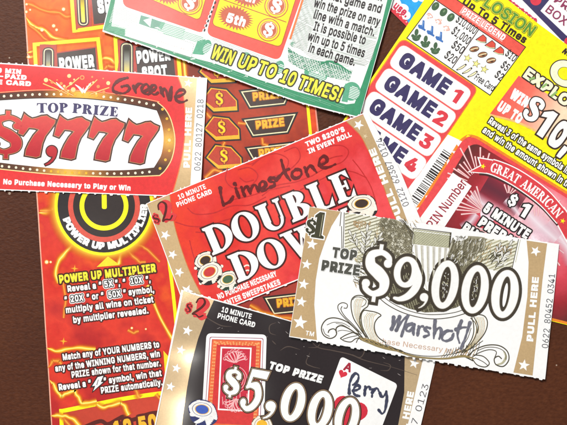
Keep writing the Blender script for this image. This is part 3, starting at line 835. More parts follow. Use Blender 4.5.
    for k in range(4):
        b = t.part('game_box')
        dx, dy = -14.6 * k, 22.9 * k
        if k == 0: A, B, C, Dq = (401.6, 44), (472, 92), (457.6, 112.4), (387.6, 65)
        q = rrect([(p[0] + dx, p[1] + dy) for p in (A, B, C, Dq)], 7.5)
        b.poly(grow(q, .5), ink('pale_pink_ink', (255, 196, 188)), 3); b.poly(q, WHITE, 4)
        tx = t.part('game_lettering', b)
        tx.text('GAME', (396.4 + dx, 65 + dy), (443.6 + dx, 96 + dy), 16.4, NAVY, 5, .052, ital=.03)
        if k == 0: one((450 + dx, 100.6 + dy), 14.4, 34, .46).paint(tx, ink('game_number_red', (226, 62, 74)), 5)
        else: tx.text(str(k + 1), ((447.4, 446, 446.5, 446.4)[k] + dx, 98.6 + dy), ((456.6, 456.4, 456.5, 457)[k] + dx, 104.6 + dy), 14.4, ink('game_number_red', (226, 62, 74)), 5, .036, ital=.02)
    # barcode strip
    S_ = t.part('barcode_strip')
    S_.poly([(447.6, 134.6), (463.6, 142.2), (395, 245), (372, 240), (404, 194)], WHITE, 3)
    B_ = t.part('barcode', S_)
    d0 = (443.6, 149.5); d1 = (409, 201); ln = math.hypot(d1[0] - d0[0], d1[1] - d0[1]); dx, dy = unit(d1[0] - d0[0], d1[1] - d0[1]); px, py = -dy, dx
    tt = 0
    while tt < ln:
        w_ = random.choice((.7, .7, 1.1, 1.6, 2.0)); o = (d0[0] + dx * (tt + w_ / 2), d0[1] + dy * (tt + w_ / 2))
        B_.line((o[0] + px * -9, o[1] + py * -9), (o[0] + px * .4, o[1] + py * .4), w_, BLACK, 4); tt += w_ + random.choice((.7, .9, 1.3, 1.8))
    # phone card panel
    A = t.part('phone_card_panel')
    pp = rrect([(463.5, 138), (472, 136), (640, 240), (600, 330), (480, 300), (395, 242), (427, 196)], 8)
    A.poly(grow(pp, 3.2), YEL, 2); A.poly(grow(pp, 2.6), ORANGE, 3); A.poly(pp, ink('game_red_ink', (236, 76, 78)), 4)
    ip = [(468, 146), (477, 143.6), (640, 243), (600, 330), (480, 300), (408, 246), (436, 199)]
    A.poly(rrect(ip, 5), gradient('firework_sky_print', [(0, (255, 234, 238)), (.2, (253, 194, 202)), (.36, (240, 116, 130)), (.52, (218, 72, 86)), (.72, (162, 42, 50)), (1, (92, 44, 42))], (88, 96), (150, 8), radial=True, noise=.35, nscale=50), 5)
    vm = soft('violet_sky_print', [(0, (106, 46, 60), .9), (.55, (124, 50, 66), .6), (1, (160, 60, 76), 0)])
    A.curve([(484, 184), (494, 190), (506, 197), (520, 206)], 30, vm, 6)
    A.disc(488, 214, 8, ink('pale_lilac_print', (255, 234, 242)), 6, ry=9); A.disc(540, 238, 9, ink('pale_lilac_print', (255, 234, 242)), 6, ry=14, ang=30)
    mist = soft('burst_mist_print', [(0, (255, 240, 246), .8), (.5, (248, 200, 214), .4), (1, (216, 110, 140), 0)])
    for q_, w_ in [([(470, 196), (486, 206), (500, 214)], 18), ([(476, 214), (470, 222), (462, 228)], 12), ([(528, 214), (540, 226), (556, 240)], 26), ([(548, 222), (566, 246), (574, 262)], 24), ([(505, 200), (512, 206), (520, 216)], 10)]: A.curve(q_, w_, mist, 7)
    rays = soft('firework_ray_print', [(0, (255, 246, 240), 1), (.35, (250, 190, 190), .95), (1, (220, 80, 90), 0)])
    for cx_, cy_, n, r0, r1, a0, a1 in [(480, 186, 15, 14, 42, 165, 290), (536, 232, 12, 16, 44, 255, 420), (484, 212, 9, 4, 30, 170, 260), (492, 232, 7, 4, 26, 160, 200), (508, 196, 5, 3, 14, 240, 330)]:
        for k in range(n):
            a_ = math.radians(a0 + (a1 - a0) * (k + random.uniform(.2, .8)) / n); rr = r1 * random.uniform(.7, 1.05)
            e0 = (cx_ + r0 * math.cos(a_), cy_ + r0 * math.sin(a_)); e1 = (cx_ + rr * math.cos(a_), cy_ + rr * math.sin(a_))
            if e1[1] < 138 + (e1[0] - 470) * .62 or e1[0] < 452 - (e1[1] - 158) * .66 or e0[1] < 138 + (e0[0] - 470) * .62: 
                mx_, my_ = e0[0] + (e1[0] - e0[0]) * .55, e0[1] + (e1[1] - e0[1]) * .55
                if my_ < 140 + (mx_ - 470) * .62 or mx_ < 455 - (my_ - 158) * .66: continue
                e1 = (mx_, my_)
            A.curve([(e0[0], e0[1], 1.2), (e1[0], e1[1], 2.6)], 2, rays, 7)
    N = t.part('pin_number_box')
    N.poly([(452.4, 172.6), (471.2, 186), (437, 238), (414, 226)], WHITE, 8)
    t.part('pin_lettering', N).text('Your PIN Number', (418, 249.5), (467, 183.6), 9.4, MAROON, 9, .008)
    R = t.part('ribbon_banner')
    top = catmull([(478, 157.6), (493, 160), (512, 167), (530, 177.6), (548, 191.6), (564, 210)], 6); bot = catmull([(470, 171.6), (486.6, 172.8), (504, 180), (522, 191), (540, 205), (556.4, 223)], 6)
    tail = [(469.6, 171.6), (481, 166), (478.6, 158.4), (494, 161), (486.6, 173)]
    R.poly(grow(tail, 1.2), WHITE, 8); R.poly(tail, ink('ribbon_red_ink', (224, 66, 72)), 9)
    t3 = [(556, 222), (563.6, 209), (575, 226), (578, 236), (568, 231), (566, 240)]
    R.poly(grow(t3, 1.2), WHITE, 8); R.poly(t3, ink('ribbon_red_ink', (224, 66, 72)), 9)
    R.curve([(x + .6, y + 2.4) for x, y in bot[3:]], 2, ink('ribbon_shade_ink', (70, 40, 40)), 8)
    i0 = next(i for i, p in enumerate(top) if p[0] >= 492)
    tp, bt = top[i0:], bot[i0:]
    bt[0] = (485.6, 172.6)
    R.strip([(x + .4, y - 1) for x, y in tp], [(x - .4, y + 1) for x, y in bt], WHITE, 10); R.strip([(x, y) for x, y in tp], bt, ink('ribbon_red_ink', (224, 66, 72)), 11)
    R.poly(starpts(482.6, 166.4, 3, 20, .35), YEL, 11); R.poly(starpts(562, 221, 3, 20, .35), YEL, 11)
    Rt = t.part('ribbon_lettering', R)
    path = catmull([(489.4, 171), (505, 177.2), (523, 188.6), (541, 202), (556.4, 218.6)], 10)
    full = 'GREAT AMERICAN'; ws = [serif_glyph(c, Shape(), .17, .05) + .10 for c in full]; tot = sum(ws); d = [0]
    for i in range(1, len(path)): d.append(d[-1] + math.hypot(path[i][0] - path[i - 1][0], path[i][1] - path[i - 1][1]))
    def at(x):
        x = x * d[-1]
        for i in range(1, len(path)):
            if d[i] >= x - 1e-6:
                q_ = (x - d[i - 1]) / (d[i] - d[i - 1]); return (path[i - 1][0] + (path[i][0] - path[i - 1][0]) * q_, path[i - 1][1] + (path[i][1] - path[i - 1][1]) * q_)
    x = 0
    for ch, w_ in zip(full, ws):
        if ch != ' ':
            g = serif_shape(ch, at(x / tot), at((x + w_ - .10) / tot), 9, .17, .06); g.paint(Rt, WHITE, 12, .22)
        x += w_
    K = t.part('phone_card_lettering', A)
    ds = dollar((512.6, 200.4), 13.5, 30, 1.1); ds.paint(K, BLACK, 10, 1.5); ds.paint(K, WHITE, 11, .3)
    o_ = one((518.6, 215), 14.5, 31, .42); o_.paint(K, BLACK, 10, 1.5); o_.paint(K, WHITE, 11)
    for s_, p0, p1 in [('5 MINUTE', (482, 211), (525.6, 239.4)), ('PREPAID', (477, 225), (520.6, 253.6)), ('PHONE', (460.4, 231), (494, 253))]:
        K.text(s_, p0, p1, 10.4, WHITE, 11, .05, out=(BLACK, 1.4))
    # jackpot panel at the right edge
    J = t.part('jackpot_panel')
    J.poly([(518, 76), (489.4, 114), (520, 123), (546, 137), (575, 158), (618, 168), (618, 140)], gradient('coral_to_peach_print', [(0, (240, 84, 74)), (.45, (246, 120, 100)), (1, (252, 226, 190))], (46, -38), (104, -4)), 1)
    J.curve([(489, 115), (518, 123), (545, 137), (572, 157)], 2, ink('pale_orange_ink', (252, 200, 120)), 2)
    Q = t.part('jackpot_lettering', J)
    Q.text('WIN', (507.8, 98), (524.6, 108.6), 11.5, WHITE, 3, .07); Q.text('UP TO', (495.4, 110), (518.4, 124.4), 11, WHITE, 3, .065)
    cz = zero((564, 74), 15, 12.6, 7.5, 6.4, 30); cz.paint(Q, DKBROWN, 2, 1); cz.paint(Q, ink('ivory_letter_ink', (250, 250, 214)), 3)
    Q.poly(ell(564, 74, 7, 6, 30), YEL, 3)
    Q.text('EXPLOSION', (521.6, 77), (600, 132), 11.6, ink('ivory_letter_ink', (250, 250, 214)), 4, .045, out=(DKBROWN, 1.4))
    for a_, b_ in [((528, 80), (534, 78)), ((541, 88), (546, 84)), ((550, 97), (556, 92))]: Q.curve([a_, b_], 2.2, ink('moss_fill_ink', (150, 190, 110)), 6)
    Q.text('NO PURCHASE', (560.6, 53), (600, 80), 6, DKBROWN, 3, .05, ital=.2)
    s_ = dollar((533, 109.6), 30, 32, 1.0, bar=0, fat=.72); s_.paint(Q, DKBROWN, 6, 2.0); s_.paint(Q, WHITE, 7, .9)
    o_ = one((533.4, 132.6), 28, 33, .36); o_.paint(Q, DKBROWN, 6, 1.6); o_.paint(Q, WHITE, 7)
    Q.text('0,000', (545, 142.4), (606, 182), 28, WHITE, 8, .045, out=(DKBROWN, 1.7))
    F = t.part('rules_lettering')
    F.text('Reveal 3 of the same symbols in any', (487, 123), (577, 181), 7, WHITE, 4, .03, out=(ink('olive_shadow_ink', (60, 54, 14)), 1.2))
    F.text('and win the amount shown in the prize', (481.4, 132), (586, 200.4), 7, WHITE, 4, .03, out=(ink('olive_shadow_ink', (60, 54, 14)), 1.2))
    t.done()
yellow_ticket()

# ================================================================== red pull tab with big sevens
def tape_strip(t, gold, white, stars, pull, serial, star_r=4.2, foilm=None):
    """printed gold band, white tear-off stub, stars and the stub's writing"""
    if gold:
        gs = []
        for q in gold:
            g = t.part('gold_strip'); g.poly(q, foilm or TAN, 2); gs.append(g)
        g = gs[-1]
    if white:
        w_ = t.part('tear_off_stub'); w_.poly(white, PAPER, 3)
    for x, y, r, a in stars:
        s_ = t.part('star', gs[0] if len(gs) > 1 and abs(x - gold[0][0][0]) < abs(x - gold[-1][0][0]) else gs[-1]); s_.poly(starpts(x, y, r, a), WHITE, 4)
    if pull:
        p = t.part('pull_tab_lettering', g); p.text('PULL HERE', pull[0], pull[1], pull[2], WHITE, 4, .05)
    if serial:
        p = t.part('serial_number', w_ if white else None); p.text(serial[0], serial[1], serial[2], serial[3], GREY, 4, -.004)

def sevens_ticket():
    o = [(-46, 60)] + perf((-45, 60), (60, 67.4), 7, 1.0, 2.2) + perf((60, 67.4), (207.5, 78.4), 7, 1.0, 2.2) + [(207.5, 78.4), (200.5, 197.4)] + perf((200.5, 197.4), (142, 195.4), 8, 1.0, 2.4) + perf((142, 195.4), (-40, 188.6), 8, 1.0, 2.4)
    t = Ticket('lottery_ticket', 'red pull tab ticket with huge red sevens inside a gold bulb frame', o, (82, 130), group=PULLTAB,
               lift=lambda x, y: .7 * np.clip((x - 110) / 97, 0, 1) ** 2 * np.clip((y - 60) / 130, .15, 1))
    t.card()
    p = t.part('printed_panel')
    red = ink('pull_tab_red', (230, 44, 44))
    p.poly([(-44, 61.4), (60, 68.4), (206, 79.2), (199.8, 196.4), (142, 194.4), (-40, 187.6)], red, 1)
    tape_strip(t, [[(178.6, 77.2), (183, 90), (185.6, 108), (186, 128), (184, 150), (180, 170), (173, 195.4), (191, 196), (197.6, 78.6)]],
               [(197.4, 78.4), (207.5, 79), (200.6, 197), (190.2, 196.4)], [(188.6, 83.6, 4.6, 10), (181.6, 191, 4, -10)], ((190.4, 168), (192.6, 108), 6.6), ('0622  80127  0218', (200.8, 171), (204, 100), 6.2))
    p.curve([(178.2, 77.2), (182.6, 90), (185.2, 108), (185.6, 128), (183.6, 150), (179.6, 170), (172.6, 195.4)], 1, ink('orange_rule_ink', (240, 120, 60)), 3)
    # sparks
    b = t.part('spark_burst_print')
    fl = soft('spark_ray_print', [(0, (255, 236, 160), 1), (.5, (250, 150, 60), .7), (1, (232, 50, 44), 0)])
    for q in [[(44, 84), (56, 89), (70, 95)], [(50, 80), (62, 88), (74, 96)], [(57, 83), (64, 90), (72, 95)], [(98, 80), (92, 86), (85, 93)], [(80, 78), (70, 86), (60, 92)], [(110, 88), (98, 92), (90, 95)]]: b.curve(q, 2.4, fl, 2)
    fire = ink('spark_cream_ink', (255, 222, 150)); firr = ink('spark_orange_ink', (250, 150, 80))
    for x, y, r, m in [(47, 80.5, 2.2, fire), (53, 82.6, 1.5, firr), (62, 84, 1.6, firr), (70, 76.4, 2, fire), (65, 86.5, 1.4, fire), (71.6, 84, 1.7, fire), (75, 80, 1, fire), (83, 78, 2.4, firr), (93, 77.4, 1, firr), (90.6, 85, 1.4, fire),
                     (94, 82.8, 1.1, fire), (99, 87, 1.7, firr), (109, 83.6, 2, fire), (104.6, 92.4, 1.6, firr), (66, 89.4, 1.8, firr), (74, 90, 2.4, fire), (97, 94, 1, fire), (58, 80.5, .8, firr), (104, 79, .8, firr), (69, 91, 1, fire), (88, 87, .9, fire)]:
        b.disc(x, y, r, m, 3, n=12)
    b.disc(83, 78, 1.2, red, 4)
    for q in [[(76, 85, .6), (80, 88, 2), (84, 92.6, 3)], [(92, 83, .5), (88, 88, 1.6), (84.6, 93, 3)], [(57, 82.6, .6), (61, 87, 2), (65, 90, .6)]]: b.curve(q, 2, WHITE, 4)
    b.poly(starpts(83.6, 91, 3.6, 12, .3, 4), WHITE, 5)
    # marquee
    m = t.part('marquee_frame')
    gold = gradient('marquee_gold_print', [(0, (252, 200, 80)), (.22, (222, 150, 56)), (.48, (110, 62, 36)), (1, (78, 48, 36))], (2, -36), (86, -30), radial=True)
    gold2 = gradient('marquee_gold_lower_print', [(0, (246, 196, 90)), (.25, (190, 130, 60)), (.5, (104, 66, 42)), (1, (78, 48, 36))], (-12, 44), (70, 44), radial=True)
    gold3 = gradient('marquee_gold_side_print', [(0, (250, 196, 84)), (.4, (180, 112, 50)), (.85, (84, 52, 36)), (1, (76, 46, 34))], (87, 10), (87, 42), radial=True)
    to = catmull([(-40, 96), (0, 93.6), (40, 91.2), (80, 91.6), (110, 94.4), (140, 99), (160, 103)], 6); ti = catmull([(-40, 103), (0, 100.4), (40, 98.4), (80, 98.6), (108, 101.2), (138, 106), (158, 110.6)], 6)
    m.strip([(x, y - 1) for x, y in to], [(x, y - .6) for x, y in to], fire, 2)
    m.strip(to, ti, gold, 2)
    ro = catmull([(158, 102.6), (166, 110), (172, 122), (175.4, 140), (172.6, 158), (166, 170), (160, 175.8)], 6); ri = catmull([(157, 110.4), (160, 118), (163, 128), (164, 140), (162, 154), (158, 162), (154, 168.4)], 6)
    m.strip(ro, ri, gold3, 2); m.curve(ro, 1, fire, 3, n=2)
    bi = catmull([(155, 167.6), (130, 170), (100, 170.4), (60, 168.8), (20, 165), (0, 162.6), (-40, 158)], 6); bo = catmull([(161, 175.6), (131, 176.8), (100, 176.8), (60, 175), (20, 171.2), (0, 169), (-40, 164)], 6)
    m.strip(bi, bo, gold2, 2); m.curve(bo, 1, fire, 3, n=2)
    m.curve(ti, .9, DKBROWN, 4, n=2)
    wp = t.part('white_window')
    wp.poly(ti + ri[1:-1] + bi, ink('window_white_ink', (254, 253, 252), lo=.97, hi=1.02), 2)
    bulb = ink('bulb_print', (250, 238, 210))
    for k in range(29):
        x = -2 + k * 7.1
        if x < 156:
            i = min(range(len(to)), key=lambda j: abs(to[j][0] - x)); m.disc(x, (to[i][1] + ti[i][1]) / 2, 1.35, bulb if not 62 < x < 104 else GOLDINK, 5, n=12)
        x = -4 + k * 7.0
        if x < 154:
            i = min(range(len(bo)), key=lambda j: abs(bo[j][0] - x)); k2 = min(range(len(bi)), key=lambda j: abs(bi[j][0] - x)); m.disc(x, (bo[i][1] + bi[k2][1]) / 2, 1.3, bulb if not 50 < x < 90 else GOLDINK, 5, n=12)
    for x, y in [(163, 109.6), (167.4, 119), (169.4, 130), (169.8, 151), (166, 160), (160.6, 168.6)]: m.disc(x, y, 1.4, GOLDINK, 5, n=12)
    m.poly(starpts(169.8, 140.4, 5, 0, .3, 8), GOLDINK, 5); m.disc(169.8, 140.4, 1.6, fire, 6)
    h = t.part('heading_lettering')
    g = serif_shape('TOP', (38, 113), (68.4, 112.6), 9.4, .24, .07); g.paint(h, NAVY, 3, .15)
    g = serif_shape('PRIZE', (73, 113), (118.6, 117), 9.4, .24, .07); g.paint(h, NAVY, 3, .15)
    a = t.part('prize_amount')
    sv = gradient('sevens_red_print', [(0, (226, 84, 74)), (.5, (206, 46, 52)), (1, (182, 34, 46))], (0, -16), (-4, 34))
    dk = ink('sevens_outline_ink', (72, 26, 18))
    for (x, y), w_, hh in [((20, 114), 36.4, 42.6), ((55.6, 115.8), 35.4, 42.8), ((90, 117.4), 35, 43), ((124.6, 120.4), 34.6, 42.6)]:
        g = seven((x, y), w_, hh, 1.5)
        g.paint(a, dk, 3, 1.7); g.paint(a, ink('sevens_gold_edge', (190, 140, 90)), 4, .35); g.paint(a, sv, 5, -.2)
    s_ = dollar((7.4, 135), 48, 3, 1.35, fat=.95); s_.paint(a, dk, 3, 1.3); s_.paint(a, ink('sevens_gold_edge', (190, 140, 90)), 4, .35); s_.paint(a, sv, 5, -.2)
    s_ = comma((52, 156), 21, 8); s_.paint(a, dk, 3, 1.2); s_.paint(a, sv, 4, 0)
    n = t.part('notice_lettering'); n.text('No Purchase Necessary to Play or Win', (4, 184.4), (131, 190.8), 5.5, WHITE, 3, .045)
    n = t.part('phone_card_lettering')
    n.text('10 MIN', (-7, 72.6), (22.2, 74.8), 4.9, WHITE, 3, .05); n.text('PRE-PAID', (-17, 77.6), (27.6, 80.6), 4.9, WHITE, 3, .05); n.text('PHONE CARD', (-28, 83), (32, 86.8), 4.9, WHITE, 3, .05)
    hand(t, (108, 70), 6.75, 2.9, marker('brown_marker', (104, 26, 22)), [
        [(136, 56), (110, 62), (75, 76), (50, 98), (38, 122), (44, 146), (75, 158), (110, 160), (138, 146), (150, 126), (138, 108)], [(98, 116), (118, 110), (138, 108)],
        [(176, 112), (182, 130), (193, 158)], [(188, 132), (202, 106), (218, 96), (234, 97)],
        [(238, 148), (262, 142), (280, 126), (268, 100), (244, 106), (232, 130), (240, 156), (270, 166), (284, 160)],
        [(290, 146), (318, 134), (328, 112), (306, 106), (290, 130), (300, 160), (322, 168), (340, 156)],
        [(358, 122), (366, 150), (380, 182)], [(366, 156), (378, 130), (390, 132), (402, 160), (414, 204)], [(414, 204), (420, 160), (432, 118)], [(432, 118), (430, 160), (424, 206)],
        [(460, 184), (490, 176), (520, 158), (516, 140), (488, 138), (464, 160), (458, 194), (478, 216), (510, 218), (536, 206)]])
    t.done()

def hand(t, o, k, w, mat, strokes, name='handwritten_name'):
    p = t.part(name)
    for s_ in strokes:
        c = catmull([(o[0] + x / k, o[1] + y / k) for x, y in s_], 6)
        n = len(c)
        q = [(x, y, w * (.80 + .24 * math.sin(i * .31 + s_[0][0]) + .09 * math.cos(i * 1.3) + .22 * (1 - i / max(n - 1, 1)))) for i, (x, y) in enumerate(c)]
        L, R = ribbon(q, True); p.strip(L, R, mat, 9)
sevens_ticket()

# ================================================================== green ticket
def green_ticket():
    BE = [(103.6, 32.6), (150, 48.8), (200, 67), (250, 86), (300, 103.8), (330, 111.8), (358.8, 118.8)]; bl, br = BE[0], BE[-1]
    t = Ticket('lottery_ticket', 'green edged white ticket with coral panels of yellow boxes and dollar tokens',
               [q for a_, c_ in zip(BE, BE[1:]) for q in perf(a_, c_, 5.5, .6, 1.8, out=-1)] + [br, (405, -44), (128, -84)], (240, 30), lift=lambda x, y: .8 * np.clip((y - .33 * (x - 104) + 20) / 50, 0, 1) ** 2)
    t.card()
    p = t.part('printed_panel')
    p.poly([(x + (.9 if i == 0 else 0), y - 1.3) for i, (x, y) in enumerate(BE)] + [(403.6, -42), (130, -80)], GREEN, 1)
    p.poly([(112.4, 27), (126, 30), (126, 37), (192, 58.4), (216, 64.6), (258, 80), (298, 92.6), (346, 105), (354, 104), (361.6, 85), (377.4, 40), (397, -42), (140, -60), (116, 0)], WHITE, 2)
    p.hatch([(106, 31), (112, 24), (127, 29), (128, 37)], 1.3, 14, .5, PGREEN, 3, wob=.3)
    p.hatch([(110, 24), (119, -10), (123, -10), (115, 22)], 1.5, 18, .6, WHITE, 3)
    p.hatch([(130, 40), (200, 63), (250, 82), (300, 99), (344, 110), (344, 107), (298, 95), (250, 79), (200, 60.6), (130, 37.6)], 1.7, 20, .45, PGREEN, 3, skip=.15)
    # engraved backdrop
    e = t.part('engraved_backdrop')
    ps = [(304, -8), (290, 44), (288, 50), (344, 66), (358, 62), (380, -8)]
    e.hatch([(304, -8), (290, 44), (298, 50), (344, 64), (362, 60), (378, 30), (388, -8)], 1.6, 16, .5, ink('faint_green_line', (214, 228, 218)), 3)
    e.hatch([(303, -6), (289, 46), (306, 52), (312, 30), (322, -6)], 1.3, 28, .5, FAINT, 3, skip=.08)
    e.hatch([(304, -6), (290, 46), (300, 50), (310, 10)], 2.0, -30, .45, FAINT, 3, skip=.3)
    gb = catmull([(288, 48), (300, 56), (316, 61), (330, 63), (345, 69), (352, 71)], 5) + catmull([(349, 82), (330, 78), (312, 73), (300, 69), (288, 62)], 5)
    e.poly(gb, ink('grey_green_band', (98, 156, 130)), 3); e.hatch(gb, 1.4, 20, .5, WHITE, 4, wob=.35, skip=.1); e.hatch(gb, 1.9, -35, .5, GREEN, 5, wob=.4, skip=.15); e.hatch(gb, 2.2, 70, .4, WHITE, 6, skip=.2)
    e.curve([(318, 66), (328, 62), (338, 65), (350, 73)], 2.2, GREEN, 6, taper=True)
    for c, rx, ry, an in [((315.5, 75), 11.8, 6.4, 16), ((351, 92), 9, 9.5, 16), ((206, 48), 5, 8, 30), ((279, 68), 5, 7, 20), ((246, 58), 6, 5, 20), ((293, 45), 2.6, 2.6, 0)]:
        q = ell(*c, rx, ry, an, 26)
        e.poly(q, ink('medal_green_ink', (86, 170, 132)), 3); e.hatch(ell(c[0] + 1.5, c[1] + 1.5, rx * .75, ry * .7, an, 20), 1.6, 20, .7, WHITE, 4, skip=.1)
    e.poly([(345, 84), (350, 86), (347, 103), (341, 102)], ink('medal_green_ink', (86, 170, 132)), 5)
    e.hatch([(300, 50), (312, 53), (352, 62), (348, 68), (330, 62), (312, 60)], 1.5, 12, .45, FAINT, 3); e.hatch([(213, 38), (280, 63), (279, 68), (212, 46)], 1.5, 20, .4, FAINT, 3, wob=.3); e.hatch([(116, 10), (124, 8), (140, 18), (138, 24), (116, 22)], 1.6, 18, .4, FAINT, 3); e.hatch([(184, 32), (204, 38), (203, 44), (182, 40)], 1.5, 18, .6, PGREEN, 3)
    for k, (a, b) in enumerate([((314, 21.4), (376, 39.6)), ((312, 33), (367, 48.6)), ((309, 43.4), (366, 61)), ((352, 63), (364, 66)), ((350, 59.6), (364, 63.4)), ((314, 9.6), (380, 29))]):
        e.line(a, b, .6, FAINT, 3)
    e.hatch([(366, 30), (380, 20), (372, 60), (364, 68), (352, 64)], 1.5, 12, .55, FAINT, 3, skip=.15)
    e.poly([(141.6, 16), (150, 18.4), (160, 22), (166, 23.6), (162, 31), (152, 29), (139.6, 24.6)], ink('grey_green_band', (98, 156, 130)), 3)
    e.poly([(144, 21), (152.6, 18.4), (151, 28)], WHITE, 4); e.poly([(155, 28.4), (162, 30.6), (158.6, 28)], WHITE, 4)
    e.hatch([(162, 23), (186, 30), (183, 41), (158, 32)], 1.6, 17, .8, PGREEN, 3)
    e.poly([(100 + 98, 42), (206, 40), (204, 56), (193, 55)], ink('medal_green_ink', (86, 170, 132)), 3)
    # coral boxes
    def coral(nm, q, r, yq):
        b = t.part(nm); b.poly(rrect(q, r), CORAL, 4)
        return b
    b1 = coral('coral_panel', [(125, -50), (123.4, 6.6), (203.6, 34.4), (221, -20)], 6, None)
    y1 = rrect([(140, -40), (147, -2.4), (199.6, 21), (214, -30)], 5)
    b1.poly(grow(y1, .9), ink('rust_rule_ink', (196, 96, 40)), 5); b1.poly(y1, YEL, 6)
    b2 = coral('coral_panel', [(221, -20), (206.6, 35.4), (279.4, 61.4), (305, -12)], 7, None)
    b2.line((290, 40), (306, -10), 2, ink('hot_orange_rule', (250, 130, 70)), 5)
    y2 = rrect([(222.8, -8), (212.4, 25.4), (280.4, 47.6), (297, -6)], 5)
    b2.poly(grow(y2, .9), ink('rust_rule_ink', (196, 96, 40)), 5); b2.poly(y2, YEL, 6)
    b2.line((220.6, -.6), (286.4, 23), .9, ink('rust_rule_ink', (196, 96, 40)), 7)
    for k in range(9):
        x, y = 219.4 - k * 1.75, -7 + k * 4.6; b2.line((x, y), (x - .9, y + 2.5), 1.6, BLACK, 7); b2.line((x - 1.2, y), (x - 2.1, y + 2.5), 1.0, WHITE, 7)
    tk = ink('token_red_ink', (204, 96, 62))
    def token(c, r):
        g = t.part('dollar_token', b1 if c[0] < 200 else b2); g.disc(c[0], c[1], r + 1, tk, 7, n=36); g.disc(c[0], c[1], r, YEL, 8, n=36); g.disc(c[0], c[1], r - 1.6, tk, 9, n=36); g.disc(c[0], c[1], r - 2.2, ink('token_gold_ink', (252, 214, 130)), 10, n=36); g.disc(c[0], c[1], r - 3, tk, 11, n=36)
        dollar(c, r * 1.5, 18, 1.15, fat=1.1).paint(g, WHITE, 12, .2)
    token((268.8, 30.6), 10.6); token((276.4, 6.6), 11); token((190.6, 3.4), 11.4)
    def burst(c, rx, ry, word, p0, p1):
        g = t.part('starburst', b1 if c[0] < 200 else b2)
        n = 30; f = frame(c, 19)
        g.poly([f((rx if i % 2 == 0 else rx * .74) * math.cos(i * math.pi / n), (ry if i % 2 == 0 else ry * .72) * math.sin(i * math.pi / n)) for i in range(2 * n)], tk, 7)
        if word: g.text(word, p0, p1, 10, WHITE, 9, .045, ital=.05)
    burst((235.6, 18.4), 19, 12.6, '5th', (225.6, 22.6), (244.4, 28)); burst((246.6, -4.6), 19, 12.6, '4th', (237, -.6), (254.6, 4.4)); burst((166, -7), 19, 12, None, 0, 0)
    # notice strip and writing
    s_ = t.part('notice_strip'); q = [(129.8, 23.4), (194.4, 45), (192, 58.6), (126, 37)]
    s_.poly(q, WHITE, 5)
    for a, b_ in zip(q, q[1:] + q[:1]):
        n = int(math.hypot(a[0] - b_[0], a[1] - b_[1]) / 1.8)
        for i in range(n):
            f0, f1 = i / n, (i + .55) / n; s_.line((a[0] + (b_[0] - a[0]) * f0, a[1] + (b_[1] - a[1]) * f0), (a[0] + (b_[0] - a[0]) * f1, a[1] + (b_[1] - a[1]) * f1), .55, FAINT, 6)
    for i in range(26):
        x = 133 + i * 2.2; y = 33.4 + i * .72
        s_.line((x, y), (x + random.uniform(.4, 1.4), y + .4), random.uniform(.6, 1.3), ink('faded_pink_print', (240, 206, 200)), 6)
    w_ = t.part('slogan_lettering')
    for word, a, b_ in [('WIN', (211, 59), (232, 66.4)), ('UP', (237.4, 67.6), (254, 73.2)), ('TO', (257, 74.4), (274, 80)), ('10', (279, 82.4), (293, 87.4)), ('TIMES!', (297.4, 89), (338.6, 103))]:
        w_.text(word, a, b_, 14.4, LEM, 7, .024, ital=.12, out=(ink('moss_black_ink', (50, 54, 10)), 1.4))
    r = t.part('rules_lettering')
    for s2, a, b_ in [('NUMBER', (352, -6), (381, 2.4)), ('that game and', (327, -.4), (379.6, 14.4)), ('win the prize on any', (313, 7.4), (378, 27.4)), ('line with a match.', (312.8, 19), (373, 37.4)), ('It is possible to', (312.6, 31), (364, 45.6)),
                      ('win up to 5 times', (306.8, 40.8), (363, 58.4)), ('in each game.', (307.8, 52.4), (353.6, 66.8))]:
        r.text(s2, a, b_, 9.4, BLACK, 7, .02)
    t.done()
green_ticket()

# ================================================================== red pull tab with poker chips
def chips(p, c, rx, ry, ang, rim, edge, mid, ly, tall=4):
    """stack of casino chips seen at a slant: edge spots, rim, inlay"""
    f = frame(c, 0)
    for k in range(tall, -1, -1):
        q = ell(c[0] + k * .25, c[1] + k * 1.0, rx + .6, ry + .6, ang, 32); p.poly(q, edge, ly)
        for j in range(12):
            if j % 2: continue
            p.poly([(c[0] + k * .25, c[1] + k)] + ell(c[0] + k * .25, c[1] + k, rx + .2, ry + .2, ang, 4, j * 30 + 8 * k, j * 30 + 16 + 8 * k), rim, ly + 1)
    p.disc(*c, rx - .4, rim, ly + 2, ry - .4, ang, 36); p.disc(*c, rx * .74, edge, ly + 3, ry * .74, ang, 32); p.disc(*c, rx * .70, rim, ly + 4, ry * .70, ang, 32)
    p.disc(*c, rx * .54, GOLDINK if mid is not NAVY else edge, ly + 5, ry * .54, ang, 28); p.disc(*c, rx * .48, mid, ly + 6, ry * .48, ang, 28)

